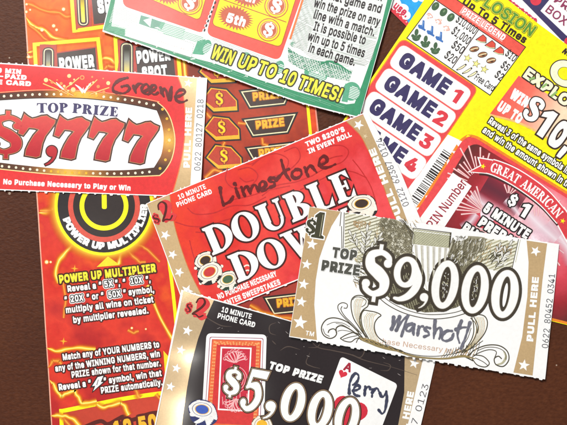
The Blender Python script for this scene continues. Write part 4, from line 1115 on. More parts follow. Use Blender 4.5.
def chips_ticket():
    top = perf((147, 203.6), (366, 112.6), 7.5, .7, 2.0); 
    t = Ticket('lottery_ticket', 'red pull tab ticket with white serif headline and small printed poker chips', top + [(366, 112.6), (376, 131), (396, 164), (402, 177), (424, 229)] + perf((424, 229), (191, 323), 9, .8, 2.2) + [(191, 323)], (285, 215), group=PULLTAB,
               lift=lambda x, y: .9 * np.clip((x - 320) / 70, 0, 1) ** 2 * np.clip((225 - y) / 110, .2, 1))
    t.card()
    p = t.part('printed_panel')
    red = gradient('tomato_red_print', [(0, (236, 64, 42)), (.25, (226, 52, 46)), (.5, (238, 72, 62)), (.75, (226, 56, 58)), (1, (240, 78, 82))], (-100, -10), (60, 60), noise=1.5, nscale=75)
    p.poly([(148, 204), (365.6, 113.8), (423, 228), (191.6, 321.6)], red, 1)
    tape_strip(t, [[(148, 204.2), (170.6, 195), (173, 214), (178, 236), (188, 266), (199, 289), (212, 313), (191.6, 321.8)],
                   [(345.6, 122.4), (362.4, 115.6), (371, 134), (389, 172), (412, 226), (404, 236), (392, 212), (382, 184), (372, 161), (360, 137)]],
               [(362, 115), (366, 113.2), (376, 131.4), (396, 164), (402, 177), (423.4, 228.6), (411, 233), (389, 173), (371, 135)],
               [(166, 235, 5.4, 25), (173, 254.4, 5, 25), (179.6, 272, 5.2, 25), (187.4, 290.4, 6.4, 25), (357.8, 125.8, 5.4, 25)],
               ((404, 222), (374, 148), 6.8), ('0122  62387  0124', (408.6, 204.8), (380.4, 138), 6.4))
    for b_ in ([(170.6, 195), (173, 214), (178, 236), (188, 266), (199, 289), (212, 313)], [(345.6, 122.4), (360, 137), (372, 161), (382, 184), (392, 212), (404, 236)]):
        p.curve(b_, .8, ink('gold_rule_ink', (214, 120, 60)), 3)
    y = t.part('star'); y.poly(starpts(364.4, 137, 2.6, 25), ink('worn_star_ink', (222, 200, 160)), 4)
    w_ = t.part('swirl_print'); dr = ink('dark_swirl_red', (198, 40, 40))
    for q in [[(176, 222), (190, 226), (208, 226), (226, 220), (248, 214), (262, 206)], [(188, 208), (196, 214), (214, 213), (232, 206), (250, 205), (266, 197)], [(228, 168), (226, 180), (234, 188), (250, 186), (258, 176), (250, 168), (238, 170)], [(252, 166), (262, 158), (276, 154), (288, 160), (284, 172), (270, 178)],
              [(284, 152), (296, 148), (300, 158), (292, 168), (280, 176)], [(306, 152), (322, 148), (340, 146), (348, 152), (342, 162), (326, 168), (312, 176)], [(318, 164), (332, 158), (342, 156)], [(300, 190), (320, 180), (338, 172), (352, 172), (366, 178)], [(232, 200), (250, 196), (270, 190), (290, 186)],
              [(196, 232), (210, 232), (224, 226)], [(262, 196), (276, 186), (296, 182), (312, 176)], [(352, 160), (360, 170), (370, 186), (376, 204)], [(190, 240), (194, 256), (200, 268)], [(258, 160), (252, 164), (246, 164)], [(240, 178), (246, 182), (254, 180)]]:
        w_.curve(q, 1.1, dr, 2)
    d2 = t.part('price_mark'); two_dollar(d2, (160, 214), -22, 1.0)
    h = t.part('headline_lettering')
    for word, a, b_, hh in [('DOUBLE', (213, 255), (357.6, 195.6), 28), ('DOWN', (238, 282.4), (357, 233.6), 28)]:
        g = serif_shape(word, a, b_, hh, .215, .055); g.paint(h, ink('headline_shadow_ink', (66, 20, 16)), 6, 2.1); g.paint(h, WHITE, 7, .35)
    c = t.part('poker_chip_print')
    gr = ink('chip_green_ink', (70, 104, 74)); iv = ink('chip_ivory_ink', (250, 240, 224))
    chips(c, (205.6, 260), 11, 8, -25, iv, BLACK, DKBROWN, 3, 3)
    c = t.part('poker_chip_print')
    chips(c, (228, 279), 10.6, 7.8, -20, iv, ink('chip_dark_green', (40, 60, 44)), gr, 3, 3)
    c2 = t.part('poker_chip_print'); chips(c2, (209.8, 271.6), 12.4, 8.8, -28, iv, BLACK, ink('chip_red_ink', (206, 56, 56)), 8, 3)
    c3 = t.part('poker_chip_print'); chips(c3, (361, 203.6), 13.6, 8.6, -8, iv, BLACK, DKBROWN, 8, 7)
    for x, yy in [(201, 283), (219, 286), (214, 258), (222, 266), (196, 268)]: c.disc(x, yy, 1.6, iv, 5)
    b_ = t.part('chip_in_letter_print'); 
    for q in [[(242, 268), (247, 265), (252, 267)], [(243, 272), (248, 270), (251, 272)]]: b_.curve(q, 1.4, iv, 3)
    n = t.part('phone_card_lettering')
    n.text('10 MINUTE', (180, 199.8), (207, 188.6), 5, WHITE, 4, .03); n.text('PHONE CARD', (178.4, 207.4), (213, 193.6), 5, WHITE, 4, .03)
    n = t.part('promotion_lettering'); n.text('TWO $200’S', (306.4, 147.6), (344.6, 132), 5.2, WHITE, 4, .045); n.text('IN EVERY ROLL', (309, 154.4), (351.4, 137), 5.2, WHITE, 4, .045)
    n = t.part('notice_lettering')
    n.text('NO PURCHASE NECESSARY', (219, 299.4), (277.4, 275.8), 5.8, WHITE, 4, .035); n.text('TO ENTER SWEEPSTAKES', (217, 309.4), (281, 284), 5.8, WHITE, 4, .035)
    hand(t, (210, 145), 4.295, 3.3, marker('dark_red_marker', (112, 24, 26)), [
        [(46, 186), (48, 210), (54, 236), (60, 258)], [(60, 256), (74, 250), (90, 240), (100, 222)], [(112, 186), (118, 206), (126, 226)], [(108, 168), (112, 172)],
        [(136, 182), (142, 200), (150, 218)], [(142, 200), (154, 180), (164, 184), (174, 208)], [(172, 198), (186, 174), (198, 176), (208, 198)],
        [(212, 188), (232, 182), (240, 168), (228, 156), (214, 168), (216, 190), (232, 196), (250, 186)], [(276, 142), (258, 144), (256, 156), (274, 160), (276, 174), (258, 182)],
        [(306, 66), (314, 96), (326, 128), (344, 152)], [(284, 150), (300, 134), (320, 112), (338, 104)], [(368, 106), (352, 120), (356, 140), (376, 142), (392, 126), (386, 108), (368, 106)],
        [(406, 98), (412, 116), (420, 134)], [(412, 116), (422, 96), (434, 92), (446, 106), (456, 118)], [(468, 88), (490, 80), (502, 66), (490, 50), (472, 60), (468, 84), (484, 98), (510, 96), (536, 84)]])
    t.done()

def two_dollar(p, c, ang, k):
    """ornate price numeral with its small dollar sign, on a red offset shadow"""
    f = frame(c, ang, k)
    two = [(1.2, -4.4), (2.6, -8.8), (6.8, -10.2), (9.6, -6.6), (8, -1.6), (4.4, 3.4), (.6, 8), (4, 7.4), (8, 9), (11.4, 6.4)]
    def sh(dx, dy, w): 
        s = Shape(f); s.brush([(x + dx, y + dy, w * (1.25 if 2 < i < 6 else .8)) for i, (x, y) in enumerate(two)]); return s
    sh(2.6, .8, 4.6).paint(p, ink('price_red_ink', (226, 60, 62)), 5); Shape(f).poly([(2, -6), (9, -9), (13, -2), (6, 4), (3, 2)]).paint(p, ink('price_red_ink', (226, 60, 62)), 5); Shape(f).poly([(4, 6), (14, 3), (14, 8), (5, 10)]).paint(p, ink('price_red_ink', (226, 60, 62)), 5)
    d = dollar(f(-4.6, 3.4), 11 * k, ang, 1.1); d.paint(p, ink('price_red_ink', (226, 60, 62)), 5, .8); d.paint(p, ink('price_dark_ink', (84, 22, 14)), 6, -.25)
    sh(0, 0, 1.9).paint(p, ink('price_dark_ink', (84, 22, 14)), 6)
chips_ticket()

# ================================================================== black pull tab with playing cards
def cards_ticket():
    t = Ticket('lottery_ticket', 'black pull tab ticket with two printed playing cards and a blue chip', [(182, 289)] + perf((183, 289.4), (435, 361.4), 8, .7, 2.0) + [(435, 361.4), (410, 470), (146, 470)], (300, 375), group=PULLTAB,
               lift=lambda x, y: .7 * np.clip((x - 370) / 65, 0, 1) ** 2 * np.clip((y - 340) / 60, 0, 1))
    t.card()
    blk = foil('glossy_black_print', (46, 38, 39), .17, 0, 0, .35)
    gold = foil('champagne_gold_strip', (212, 184, 142), .16, .3, 0, .45)
    p = t.part('printed_panel')
    p.poly([(184, 290.6), (434, 362), (409, 469), (147, 469)], blk, 1)
    tape_strip(t, [[(184, 290.4), (214.6, 299.2), (207, 316), (198.6, 338), (192, 362), (187, 390), (183.4, 416), (178, 469), (147.4, 469)],
                   [(404.6, 353), (423.4, 358.6), (409, 418), (396, 469), (380, 469), (398, 424), (404, 392)]],
               [(423, 358.2), (435, 361.6), (410, 470), (396, 470), (409, 418)],
               [(188, 330, 5.4, 15), (181.6, 349.4, 5.2, 15), (177, 367.6, 5, 15), (171, 386, 5, 15), (414, 363.2, 5.4, 15)],
               ((402.4, 450), (414, 392), 6.8), ('0522  62387  0123', (398, 487), (428.6, 385), 6.4), foilm=gold)
    p.line((190.6, 292.6), (283, 318.4), .9, WHITE, 5)
    d2 = t.part('price_mark'); two_dollar(d2, (194.6, 305.6), 17, .98)
    w_ = t.part('swirl_print'); br = ink('bronze_swirl_ink', (86, 72, 64))
    for q in [[(276, 322), (270, 325), (270, 332), (276, 334.6)], [(312, 340), (320, 336), (318, 346), (308, 347)], [(358, 344), (364, 350), (360, 357), (352, 354)], [(383, 362), (390, 365), (388, 370), (380, 370)], [(300, 336), (310, 340), (318, 347), (332, 350), (350, 354), (365, 360), (392, 367), (417, 375)],
              [(310, 352), (306, 362), (312, 366), (320, 368)], [(280, 350), (288, 346), (300, 349)], [(272, 340), (276, 344)], [(346, 340), (350, 344), (344, 347)], [(206, 316), (212, 320), (222, 325), (232, 326)]]:
        w_.curve(q, 1.0, br, 2, taper=True)
    n = t.part('phone_card_lettering'); n.text('10 MINUTE', (221.6, 311.2), (251, 318.6), 5.4, WHITE, 4, .03); n.text('PHONE CARD', (217.6, 317.4), (254.6, 327), 5.4, WHITE, 4, .03)
    sc_ = t.part('scuff_print'); wm_ = ink('worn_ink_grey', (170, 160, 156))
    for k in range(34):
        x, y = random.uniform(215, 400), random.uniform(325, 425); yy = 290 + (x - 184) * .286 + random.uniform(4, 130)
        if yy > 425: continue
        a = random.uniform(-.5, .9); l_ = random.uniform(.8, 4); sc_.curve([(x, yy, .2), (x + l_ * math.cos(a) / 2, yy + l_ * math.sin(a) / 2 + .2, random.uniform(.3, .6)), (x + l_ * math.cos(a), yy + l_ * math.sin(a), .2)], .4, wm_, 2, n=2)
    # playing card back
    c = t.part('playing_card_back')
    q = [(207, 332.4), (266.8, 334), (263.4, 446), (200.6, 438)]
    c.poly(rrect(q, 5), WHITE, 3)
    def ins(a, b=None):
        b = a if b is None else b; return [(q[0][0] + a, q[0][1] + b), (q[1][0] - a, q[1][1] + b), (q[2][0] - a, q[2][1] - b - 10), (q[3][0] + a, q[3][1] - b - 4)]
    c.poly(rrect(ins(3.2, 3.6), 2), ink('card_plum_rule', (150, 60, 100)), 4); c.poly(rrect(ins(3.8, 4.2), 2), WHITE, 5)
    c.poly(ins(5.4, 6), ink('card_red_ink', (220, 58, 56)), 6)
    c.poly(ins(6, 6.6), ink('card_orange_band', (240, 116, 66)), 7); c.poly(ins(10.4, 11.4), ink('card_red_ink', (226, 56, 60)), 8)
    for k in range(15):
        for b_ in (8, 9.6):
            a = ins(b_, b_ + .6); x = a[0][0] + (a[1][0] - a[0][0]) * k / 14; c.disc(x, a[0][1] + k * .1 + (k % 2) * .8, .8, ink('card_apricot_ink', (252, 176, 110)), 8, n=8)
    for k in range(26):
        for b_ in (7.8, 9.4):
            a = ins(b_, 9); f = k / 25; c.disc(a[0][0] + (a[3][0] - a[0][0]) * f, a[0][1] + (a[3][1] - a[0][1]) * f, .8, ink('card_apricot_ink', (252, 176, 110)), 9, n=8); c.disc(a[1][0] + (a[2][0] - a[1][0]) * f, a[1][1] + (a[2][1] - a[1][1]) * f, .8, ink('card_apricot_ink', (252, 176, 110)), 9, n=8)
    iq = [(222, 347), (250.8, 348), (247.6, 410), (219, 408.4)]
    c.poly(grow(iq, 1), WHITE, 9); c.poly(grow(iq, -.5), ink('card_inner_red', (208, 44, 66)), 10)
    fl = ink('filigree_pink_ink', (252, 190, 190))
    for cy_, sg in [(362, -1), (398, 1)]:
        for k in range(9):
            a = math.radians(-160 + k * 17.5) if sg < 0 else math.radians(20 + k * 17.5)
            e = (235.6 + 11 * math.cos(a), cy_ + 12 * math.sin(a))
            c.curve([(235.6 - (3.2 - k * .8) * .3, cy_, .7), ((235.6 + e[0]) / 2 + 2 * math.sin(a * 3), (cy_ + e[1]) / 2, 1.1), (e[0], e[1], 1.2)], 1, fl, 11)
            c.curve(ell(e[0], e[1], 1.5, 1.5, 0, 8, 0, 300), .6, fl, 11, n=2)
    for k in range(5): c.curve(ell(235.4, 379, 4 + k * 2.0, 3 + k * 2.6, 0, 20) + ell(235.4, 379, 4 + k * 2, 3 + k * 2.6, 0, 20)[:1], .6, fl, 11, n=2)
    for k in range(8): c.line((223 + k * 3.5, 404), (222.6 + k * 3.5, 396 - (k % 3) * 3), .6, fl, 11)
    # ace
    a = t.part('playing_card_ace')
    aq = [(341, 355.8), (397.6, 384), (372, 452), (310, 440)]
    a.poly(rrect(aq, 4), WHITE, 3)
    hr = ink('heart_red_ink', (216, 44, 64))
    a.text('A', (342.6, 369.4), (350, 372.2), 9, ink('ace_letter_red', (168, 34, 56)), 4, .03)
    def heart(c0, k, ang):
        f = frame(c0, ang, k); s = []
        for i in range(36):
            tt = i * 2 * math.pi / 36; s.append(f(16 * math.sin(tt) ** 3 / 16, -(13 * math.cos(tt) - 5 * math.cos(2 * tt) - 2 * math.cos(3 * tt) - math.cos(4 * tt)) / 16))
        return s
    a.poly(heart((342.4, 373.4), 4.4, 25), hr, 4); a.poly(heart((349, 411), 17.5, 22), hr, 4)
    # prize
    g = t.part('prize_amount')
    ol = ink('prize_outline_ink', (54, 32, 28)); tn = ink('prize_tan_edge', (206, 176, 130))
    for s_ in [dollar((232.6, 381.4), 31, 12, 1.0, fat=1.05), five((247.4, 366.4), 23, 42, 12), comma((269.6, 409.6), 20, 15), zero((293, 401.4), 11.6, 19.4, 4.0, 13.6, 14), zero((320, 409.4), 11.6, 19.6, 4.0, 13.6, 14), zero((346.6, 416.4), 11.6, 20, 4.2, 14, 14)]:
        s_.paint(g, ol, 12, 2.2); s_.paint(g, tn, 13, 1.15); s_.paint(g, ol, 14, .75); s_.paint(g, WHITE, 15, .15)
    h = t.part('heading_lettering'); h.text('TOP PRIZE', (268.6, 368.2), (321.6, 383), 8, WHITE, 4, .055, ital=.1)
    # chips
    k = t.part('poker_chip_print'); nb = ink('chip_navy_ink', (52, 58, 108)); bl = ink('chip_blue_ink', (66, 98, 190)); iv = ink('chip_white_ink', (248, 246, 242))
    chips(k, (202.4, 408.6), 13.4, 9.2, 8, iv, nb, bl, 12, 7)
    k = t.part('poker_chip_print'); chips(k, (262, 424), 10, 9, 0, ink('chip_ivory_ink', (250, 240, 224)), ink('chip_bronze_ink', (110, 90, 60)), GOLDINK, 8, 4)
    n = t.part('notice_lettering'); n.text('TO PLAY OR WIN', (194, 425.6), (248, 440), 5.6, WHITE, 4, .03)
    hand(t, (340, 360), 6.53, 2.8, marker('blue_grey_marker', (62, 66, 90)), [
        [(58, 212), (58, 180), (62, 146), (76, 108), (98, 84), (118, 96), (116, 124), (100, 148), (82, 158)], [(84, 196), (110, 190), (128, 176), (116, 160), (94, 172), (84, 200), (98, 224), (124, 230)],
        [(162, 168), (160, 196), (158, 226)], [(160, 192), (176, 172), (190, 172), (194, 186)], [(210, 190), (208, 214), (206, 236)], [(208, 208), (226, 186), (242, 182), (250, 198)], [(258, 212), (268, 234), (284, 232), (298, 206)], [(300, 202), (304, 240), (300, 280), (290, 328), (272, 346), (250, 322)]])
    t.done()
cards_ticket()

# ================================================================== white pull tab with an engraved eagle
def eagle_ticket():
    TL, TR, BR, BL = (309, 206.6), (558, 244), (543.4, 378.4), (289, 335.6)
    t = Ticket('lottery_ticket', 'white pull tab ticket with grey engraved scrollwork and shield, topmost of the pile', [TL] + perf(TL, TR, 8, .5, 2) + [TR, BR] + perf(BR, BL, 7, 1.2, 3.2) + [BL], (424, 292), stiff=13, group=PULLTAB,
               lift=lambda x, y: 1.5 * np.clip((x - 440) / 115, 0, 1) ** 2 * np.clip((y - 220) / 150, .2, 1) + .5 * np.clip((340 - x) / 50, 0, 1) ** 2 + .5 * np.clip((y - .15 * (x - 289) - 290) / 46, 0, 1) ** 2)
    t.card(ink('grey_white_card', (250, 249, 246), lo=.95, hi=1.03))
    tape_strip(t, [[(309.4, 207), (340, 211.6), (331, 226), (324.4, 242), (319, 258), (315.4, 280), (314, 304), (316.6, 339), (289.6, 334.8)],
                   [(525.6, 240.4), (546, 243.4), (541, 280), (536.4, 326), (531, 374.6), (512, 371.6), (521, 336), (526, 296), (527.4, 262)]], None,
               [(311.6, 244, 6, 10), (306.4, 264, 5.4, 10), (303.4, 283.6, 5.6, 10), (301.2, 301, 5.6, 10), (300, 321.4, 7.4, 8), (534.4, 251, 5.4, 100), (522.4, 364.4, 6, 10)], ((531.8, 341), (537.6, 277), 6.8), ('0622  80452  0341', (546.4, 347.6), (553.6, 274), 6.2))
    p = t.part('trademark_lettering'); p.text('TM', (305, 334), (313.4, 335.4), 4.6, WHITE, 4, .02)
    p = t.part('price_mark')
    f1 = ink('price_olive_ink', (66, 64, 44))
    s_ = dollar((310.6, 226.4), 17, 10, 1.1); s_.paint(p, WHITE, 4, 1); s_.paint(p, f1, 5, .2)
    one = frame((318.6, 225), 9); pts = [one(*q) for q in [(-5, -9), (-1, -13), (4, -13), (4, 9.4), (6.6, 10.6), (6.6, 13), (-6, 13), (-6, 10.6), (-3, 9.4), (-3, -7.6), (-5, -6.6)]]
    p.poly(grow(pts, 1.1), WHITE, 4); p.poly(pts, f1, 5); p.line(one(2.4, -11), one(2.4, 11), .6, LOLIVE, 6)
    # engraved scene
    e = t.part('engraved_scene')
    for a, b in [((340.6, 212), (339.4, 226)), ((343.6, 212.4), (342.6, 252)), ((341, 226), (341.4, 250))]: e.line(a, b, .7, OLIVE, 3)
    e.line((517.6, 239), (511, 268), .7, OLIVE, 3); e.line((519.4, 239.4), (514.4, 262), .5, LOLIVE, 3)
    lp = [(344.4, 212.6), (384, 218.6), (382, 240), (372, 262), (358, 262), (344, 254)]
    e.poly(lp, ink('wash_olive_ink', (236, 234, 214)), 2)
    e.hatch(lp, 3.1, -17, 1.3, LOLIVE, 3)
    e.hatch(lp, 3.1, -17, .35, OLIVE, 4, skip=.25)
    rp = [(476, 238), (516.6, 241.4), (511, 266), (500, 272), (486, 268), (456, 262), (462, 254)]
    e.poly(rp, ink('wash_olive_ink', (236, 234, 214)), 2)
    e.hatch(rp, 3.1, -22, 1.4, LOLIVE, 3); e.hatch(rp, 3.1, -22, .35, OLIVE, 4, skip=.3)
    tn = ink('tan_scribble_ink', (176, 146, 104))
    def scrib(x0, y0, x1, y1, n, m, w_, ly, amp=2.0, hw=6):
        for k in range(n):
            x, y = x0 + (x1 - x0) * random.random(), y0 + (y1 - y0) * random.random()
            e.curve([(x + random.uniform(-amp, amp), y + random.uniform(-amp, amp)) for _ in range(4)], w_, m, ly, n=4)
    scrib(353, 221, 370, 228, 26, tn, .55, 5); scrib(494, 246, 511, 254, 30, tn, .55, 5); scrib(494, 244, 512, 262, 20, LOLIVE, .5, 5)
    def leafs(cx, cy, lst, m=WHITE):
        for a, ln, wd in lst:
            a = math.radians(a); dx, dy = math.cos(a), math.sin(a)
            pts = [(cx, cy)] + [(cx + dx * ln * q - dy * wd * sg, cy + dy * ln * q + dx * wd * sg) for q, sg in ((.35, .8), (.65, 1), (.85, .6))] + [(cx + dx * ln, cy + dy * ln)] + [(cx + dx * ln * q - dy * wd * sg, cy + dy * ln * q + dx * wd * sg) for q, sg in ((.85, -.6), (.65, -1), (.35, -.8))]
            e.poly(grow(pts, .45), OLIVE, 6); e.poly(pts, m, 7); e.line((cx + dx * ln * .2, cy + dy * ln * .2), (cx + dx * ln * .8, cy + dy * ln * .8), .35, LOLIVE, 8)
    def branch(pts, n, ln):
        c = catmull(pts, n); e.curve(pts, .7, OLIVE, 6)
        for i in range(1, len(c) - 1):
            a = math.degrees(math.atan2(c[i + 1][1] - c[i - 1][1], c[i + 1][0] - c[i - 1][0]))
            sd = 1 if i % 2 else -1
            leafs(c[i][0], c[i][1], [(a + sd * random.uniform(28, 48), ln * random.uniform(.8, 1.1), ln * .13)])
        leafs(c[-1][0], c[-1][1], [(a, ln, ln * .13)])
    branch([(364, 258), (364.4, 246), (366, 232)], 5, 8)
    branch([(364, 256), (356, 246), (351, 236)], 3, 7); branch([(364.4, 254), (373, 246), (378, 238)], 3, 7)
    branch([(494, 268), (501, 258), (508, 246)], 4, 7); branch([(490, 264), (496, 254), (498, 248)], 3, 6)
    for k in range(26): x, y = random.uniform(486, 506), random.uniform(254, 268); e.curve([(x, y, .3), (x + 3, y - 3, .7), (x + 7, y - 5, .3)], .5, OLIVE if k % 3 else WHITE, 6)
    # wings and body: many short feather strokes
    def feathers(poly, n, a0, a1, ln, ly=5, dark=.6):
        xs = [q[0] for q in poly]; ys = [q[1] for q in poly]
        e.poly(poly, ink('feather_base_ink', (116, 110, 88)), ly - 1)
        k = 0
        while k < n:
            x, y = random.uniform(min(xs), max(xs)), random.uniform(min(ys), max(ys)); inn = False
            for i in range(len(poly)):
                (x0, y0), (x1, y1) = poly[i - 1], poly[i]
                if (y0 > y) != (y1 > y) and x < (x1 - x0) * (y - y0) / (y1 - y0) + x0: inn = not inn
            if not inn: continue
            a = math.radians(random.uniform(a0, a1)); l_ = ln * random.uniform(.5, 1.1); r = random.random()
            m = OLIVE if r < dark else (LOLIVE if r < dark + .2 else WHITE)
            e.curve([(x, y, .4), (x + math.cos(a) * l_ * .5 + .5, y + math.sin(a) * l_ * .5, random.uniform(.3, .75)), (x + math.cos(a) * l_, y + math.sin(a) * l_, .2)], .6, m, ly, n=3)
            k += 1
    WLI = ink('wing_line_ink', (98, 92, 70))
    def sketch(x0, y0, x1, y1, n, a0, a1, ln, ly=5):
        for k in range(n):
            x, y = random.uniform(x0, x1), random.uniform(y0, y1); a = math.radians(random.uniform(a0, a1)); l_ = ln * random.uniform(.5, 1.2)
            e.curve([(x, y, .25), (x + math.cos(a) * l_ * .5, y + math.sin(a) * l_ * .5 + .6, random.uniform(.35, .7)), (x + math.cos(a) * l_, y + math.sin(a) * l_, .2)], .5, random.choice((WLI, WLI, LOLIVE, TANINK)), ly, n=3)
    sketch(372, 238, 386, 262, 60, 40, 130, 6); sketch(474, 238, 492, 258, 60, 100, 160, 7); sketch(352, 254, 380, 268, 60, 0, 70, 6); sketch(400, 218, 414, 230, 26, 20, 80, 5); sketch(452, 256, 484, 268, 46, 100, 170, 6)
    sketch(352, 266, 368, 284, 34, 10, 70, 6); sketch(372, 222, 384, 236, 24, 30, 110, 5)
    def inpoly(x, y, poly):
        r = False
        for i in range(len(poly)):
            (x0, y0), (x1, y1) = poly[i - 1], poly[i]
            if (y0 > y) != (y1 > y) and x < (x1 - x0) * (y - y0) / (y1 - y0) + x0: r = not r
        return r
    base_ = ink('feather_base_ink', (122, 116, 92)); mid = ink('feather_mid_ink', (158, 152, 126)); hi = ink('feather_light_ink', (222, 218, 198))
    lw = catmull([(379, 220), (388, 218.4), (397, 220.6), (406, 226), (411.6, 236), (412, 248), (410, 256), (402, 262), (391, 257), (383, 248), (380, 234)], 5, True)
    e.poly(lw, mid, 4)
    row = 0; y = 218
    while y < 264:                      # overlapping scale feathers, row on row
        x = 376 + (row % 2) * 1.5
        while x < 414:
            px_, py_ = x + random.uniform(-.9, .9), y + .16 * (x - 380) + random.uniform(-.9, .9)
            if inpoly(px_, py_, lw):
                e.poly(ell(px_, py_, random.uniform(.9, 1.7), random.uniform(1.2, 2.2), random.uniform(-20, 50), 10), random.choice((base_, mid, mid, hi)), 5)
                e.curve([(px_ - 1.5, py_ - .4, .25), (px_ - .7, py_ + 1.6, .6), (px_ + .8, py_ + 1.7, .6), (px_ + 1.5, py_ - .2, .25)], .6, WLI, 6, n=3)
                e.line((px_, py_ - 1), (px_ + .2, py_ + 1), .3, WLI, 6)
            x += 3.0
        y += 2.3; row += 1
    rw = catmull([(449.4, 246), (452, 240), (460, 236.6), (470, 236), (485, 238.4), (480, 248), (472, 258), (464, 263), (455, 263), (449.6, 258)], 5, True)
    e.poly(rw, mid, 4)
    for k in range(19):                 # long flight feathers, fanned
        x0, y0 = 452 + k * 1.75, 237.6 + .08 * k + (1.5 if k % 2 else 0); a = math.radians(112 - k * .6); l_ = 25 - .75 * k
        c_ = [(x0, y0, .5)] + [(x0 + math.cos(a) * l_ * f_ + 1.2 * math.sin(f_ * 3), y0 + math.sin(a) * l_ * f_, 2.1 * (1 - .5 * f_)) for f_ in (.3, .6, .85, 1)]
        e.curve([(x, y, w_ + .7) for x, y, w_ in c_], 1, WLI, 5, n=4); e.curve([(x, y, w_ * .75) for x, y, w_ in c_], 1, (hi, base_, mid)[k % 3], 6, n=4); e.curve([(x, y, .3) for x, y, w_ in c_], .3, WLI, 7, n=3)
    feathers([(449.6, 252), (456, 248), (466, 250), (470, 258), (460, 263), (450, 262)], 90, 95, 150, 4, ly=8)
    for k in range(150):
        x, y = random.uniform(449, 486), random.uniform(236, 263)
        if not inpoly(x, y, rw): continue
        a = math.radians(random.uniform(95, 150)); l_ = random.uniform(2, 5)
        e.curve([(x, y, .2), (x + math.cos(a) * l_ * .5, y + math.sin(a) * l_ * .5 + .3, random.uniform(.3, .6)), (x + math.cos(a) * l_, y + math.sin(a) * l_, .2)], .4, random.choice((WLI, WLI, hi, WHITE, base_)), 9, n=3)
    for k in range(120):
        x, y = random.uniform(378, 413), random.uniform(218, 262)
        if not inpoly(x, y, lw): continue
        a = math.radians(random.uniform(20, 110)); l_ = random.uniform(1.5, 4)
        e.curve([(x, y, .2), (x + math.cos(a) * l_ * .5 + .3, y + math.sin(a) * l_ * .5, random.uniform(.3, .55)), (x + math.cos(a) * l_, y + math.sin(a) * l_, .2)], .4, random.choice((WLI, WLI, hi, base_)), 7, n=3)
    e.poly(ell(460, 237.8, 7, 2.8, -12, 20), WHITE, 8); scrib(455, 236, 465, 240, 16, WLI, .35, 9, 1.4)
    for k in range(10): e.curve([(398 + k * 1.4, 220 + k * 1.2), (402 + k * 1.3, 220.6 + k * 1.6), (405 + k * .9, 226 + k * 2)], .6, OLIVE, 7)
    for k in range(16): x = 352 + random.uniform(0, 18); y = 256 + random.uniform(0, 24); e.curve([(x, y, .4), (x + 4, y + 1, 1), (x + 8, y + 3.6, .3)], .7, OLIVE if k % 3 else LOLIVE, 4)
    e.curve([(352, 268), (358, 274), (363, 284)], .8, OLIVE, 5)
    # shield
    sh = t.part('shield_emblem', e)
    so = [(412.6, 228.4), (449.4, 233), (447.6, 250), (444, 270), (436, 286), (428, 293), (418, 282), (411.6, 262), (411, 244)]
    sh.poly(grow(so, .8), OLIVE, 5); sh.poly(so, WHITE, 6)
    ch = [(412.8, 228.8), (449, 233.2), (447.8, 247.4), (411.4, 243.4)]
    sh.poly(ch, ink('chief_olive_ink', (196, 196, 168)), 7); sh.hatch(ch, 1.3, 6, .4, LOLIVE, 8); sh.hatch(ch, 1.9, -40, .35, ink('chief_line_ink', (150, 150, 118)), 9)
    sh.line((411.4, 243.4), (447.8, 247.4), .6, LOLIVE, 9); sh.line((412.4, 230.4), (449, 235), .8, WHITE, 9); sh.line((449, 233), (447.8, 247), 1.1, OLIVE, 9)
    for k in range(6):
        x = 413.6 + k * 6; q = [(x, 244.6 + k * .6), (x + 2.4, 244.8 + k * .6), (x + 2.2 - (k - 2.5) * .7, 276 - abs(k - 2.4) * 7 + 8), (x + .6 - (k - 2.5) * .7, 276 - abs(k - 2.4) * 7 + 8)]
        sh.poly(q, ink('shield_stripe_grey', (206, 202, 190)), 8); sh.line(q[0], q[3], .5, LOLIVE, 9)
    # shading under the digits and ruled arcs
    e.poly([(362, 268), (392, 244), (480, 262), (468, 300), (456, 307), (440, 311.4), (424, 312), (408, 308), (392, 300), (378, 289)], ink('feather_base_ink', (116, 110, 88)), 3)
    hp = [(366, 270), (392, 262), (470, 272), (468, 300), (456, 306.6), (440, 311), (424, 311.6), (408, 307.6), (392, 299.6), (378, 289)]
    e.hatch(hp, 1.25, 38, .55, OLIVE, 4, wob=.15); e.hatch(hp, 1.9, -22, .4, OLIVE, 5, skip=.12); e.hatch(hp, 2.3, 72, .4, LOLIVE, 6, skip=.3)
    r = t.part('ruled_arc')
    r.curve([(374, 293), (386, 303.6), (402, 312), (420, 317), (436, 318.4), (452, 316.6), (468, 312)], .8, OLIVE, 4)
    r.curve([(377, 291), (390, 301.6), (406, 309.4), (422, 313.4), (438, 314), (454, 312), (466, 308)], .6, OLIVE, 7)
    # scrollwork
    s_ = t.part('scrollwork')
    def S7(q): return [(300 + x / 5.67, 280 + y / 5.67) for x, y in q]
    def S8(q): return [(440 + x / 5.67, 280 + y / 5.67) for x, y in q]
    wash = ink('scroll_wash_ink', (251, 250, 242)); 
    lf = S7([(370, 320), (330, 260), (300, 210), (287, 150), (292, 105), (320, 85), (360, 90), (385, 115), (380, 145), (355, 165), (340, 190), (335, 230), (350, 280), (375, 322)])
    rf = S7([(385, 328), (352, 265), (343, 205), (358, 170), (390, 172), (428, 180), (455, 196), (437, 212), (420, 240), (420, 280), (440, 320), (485, 352)])
    s_.poly(catmull(lf, 5), wash, 3); s_.poly(catmull(rf, 5), wash, 3)
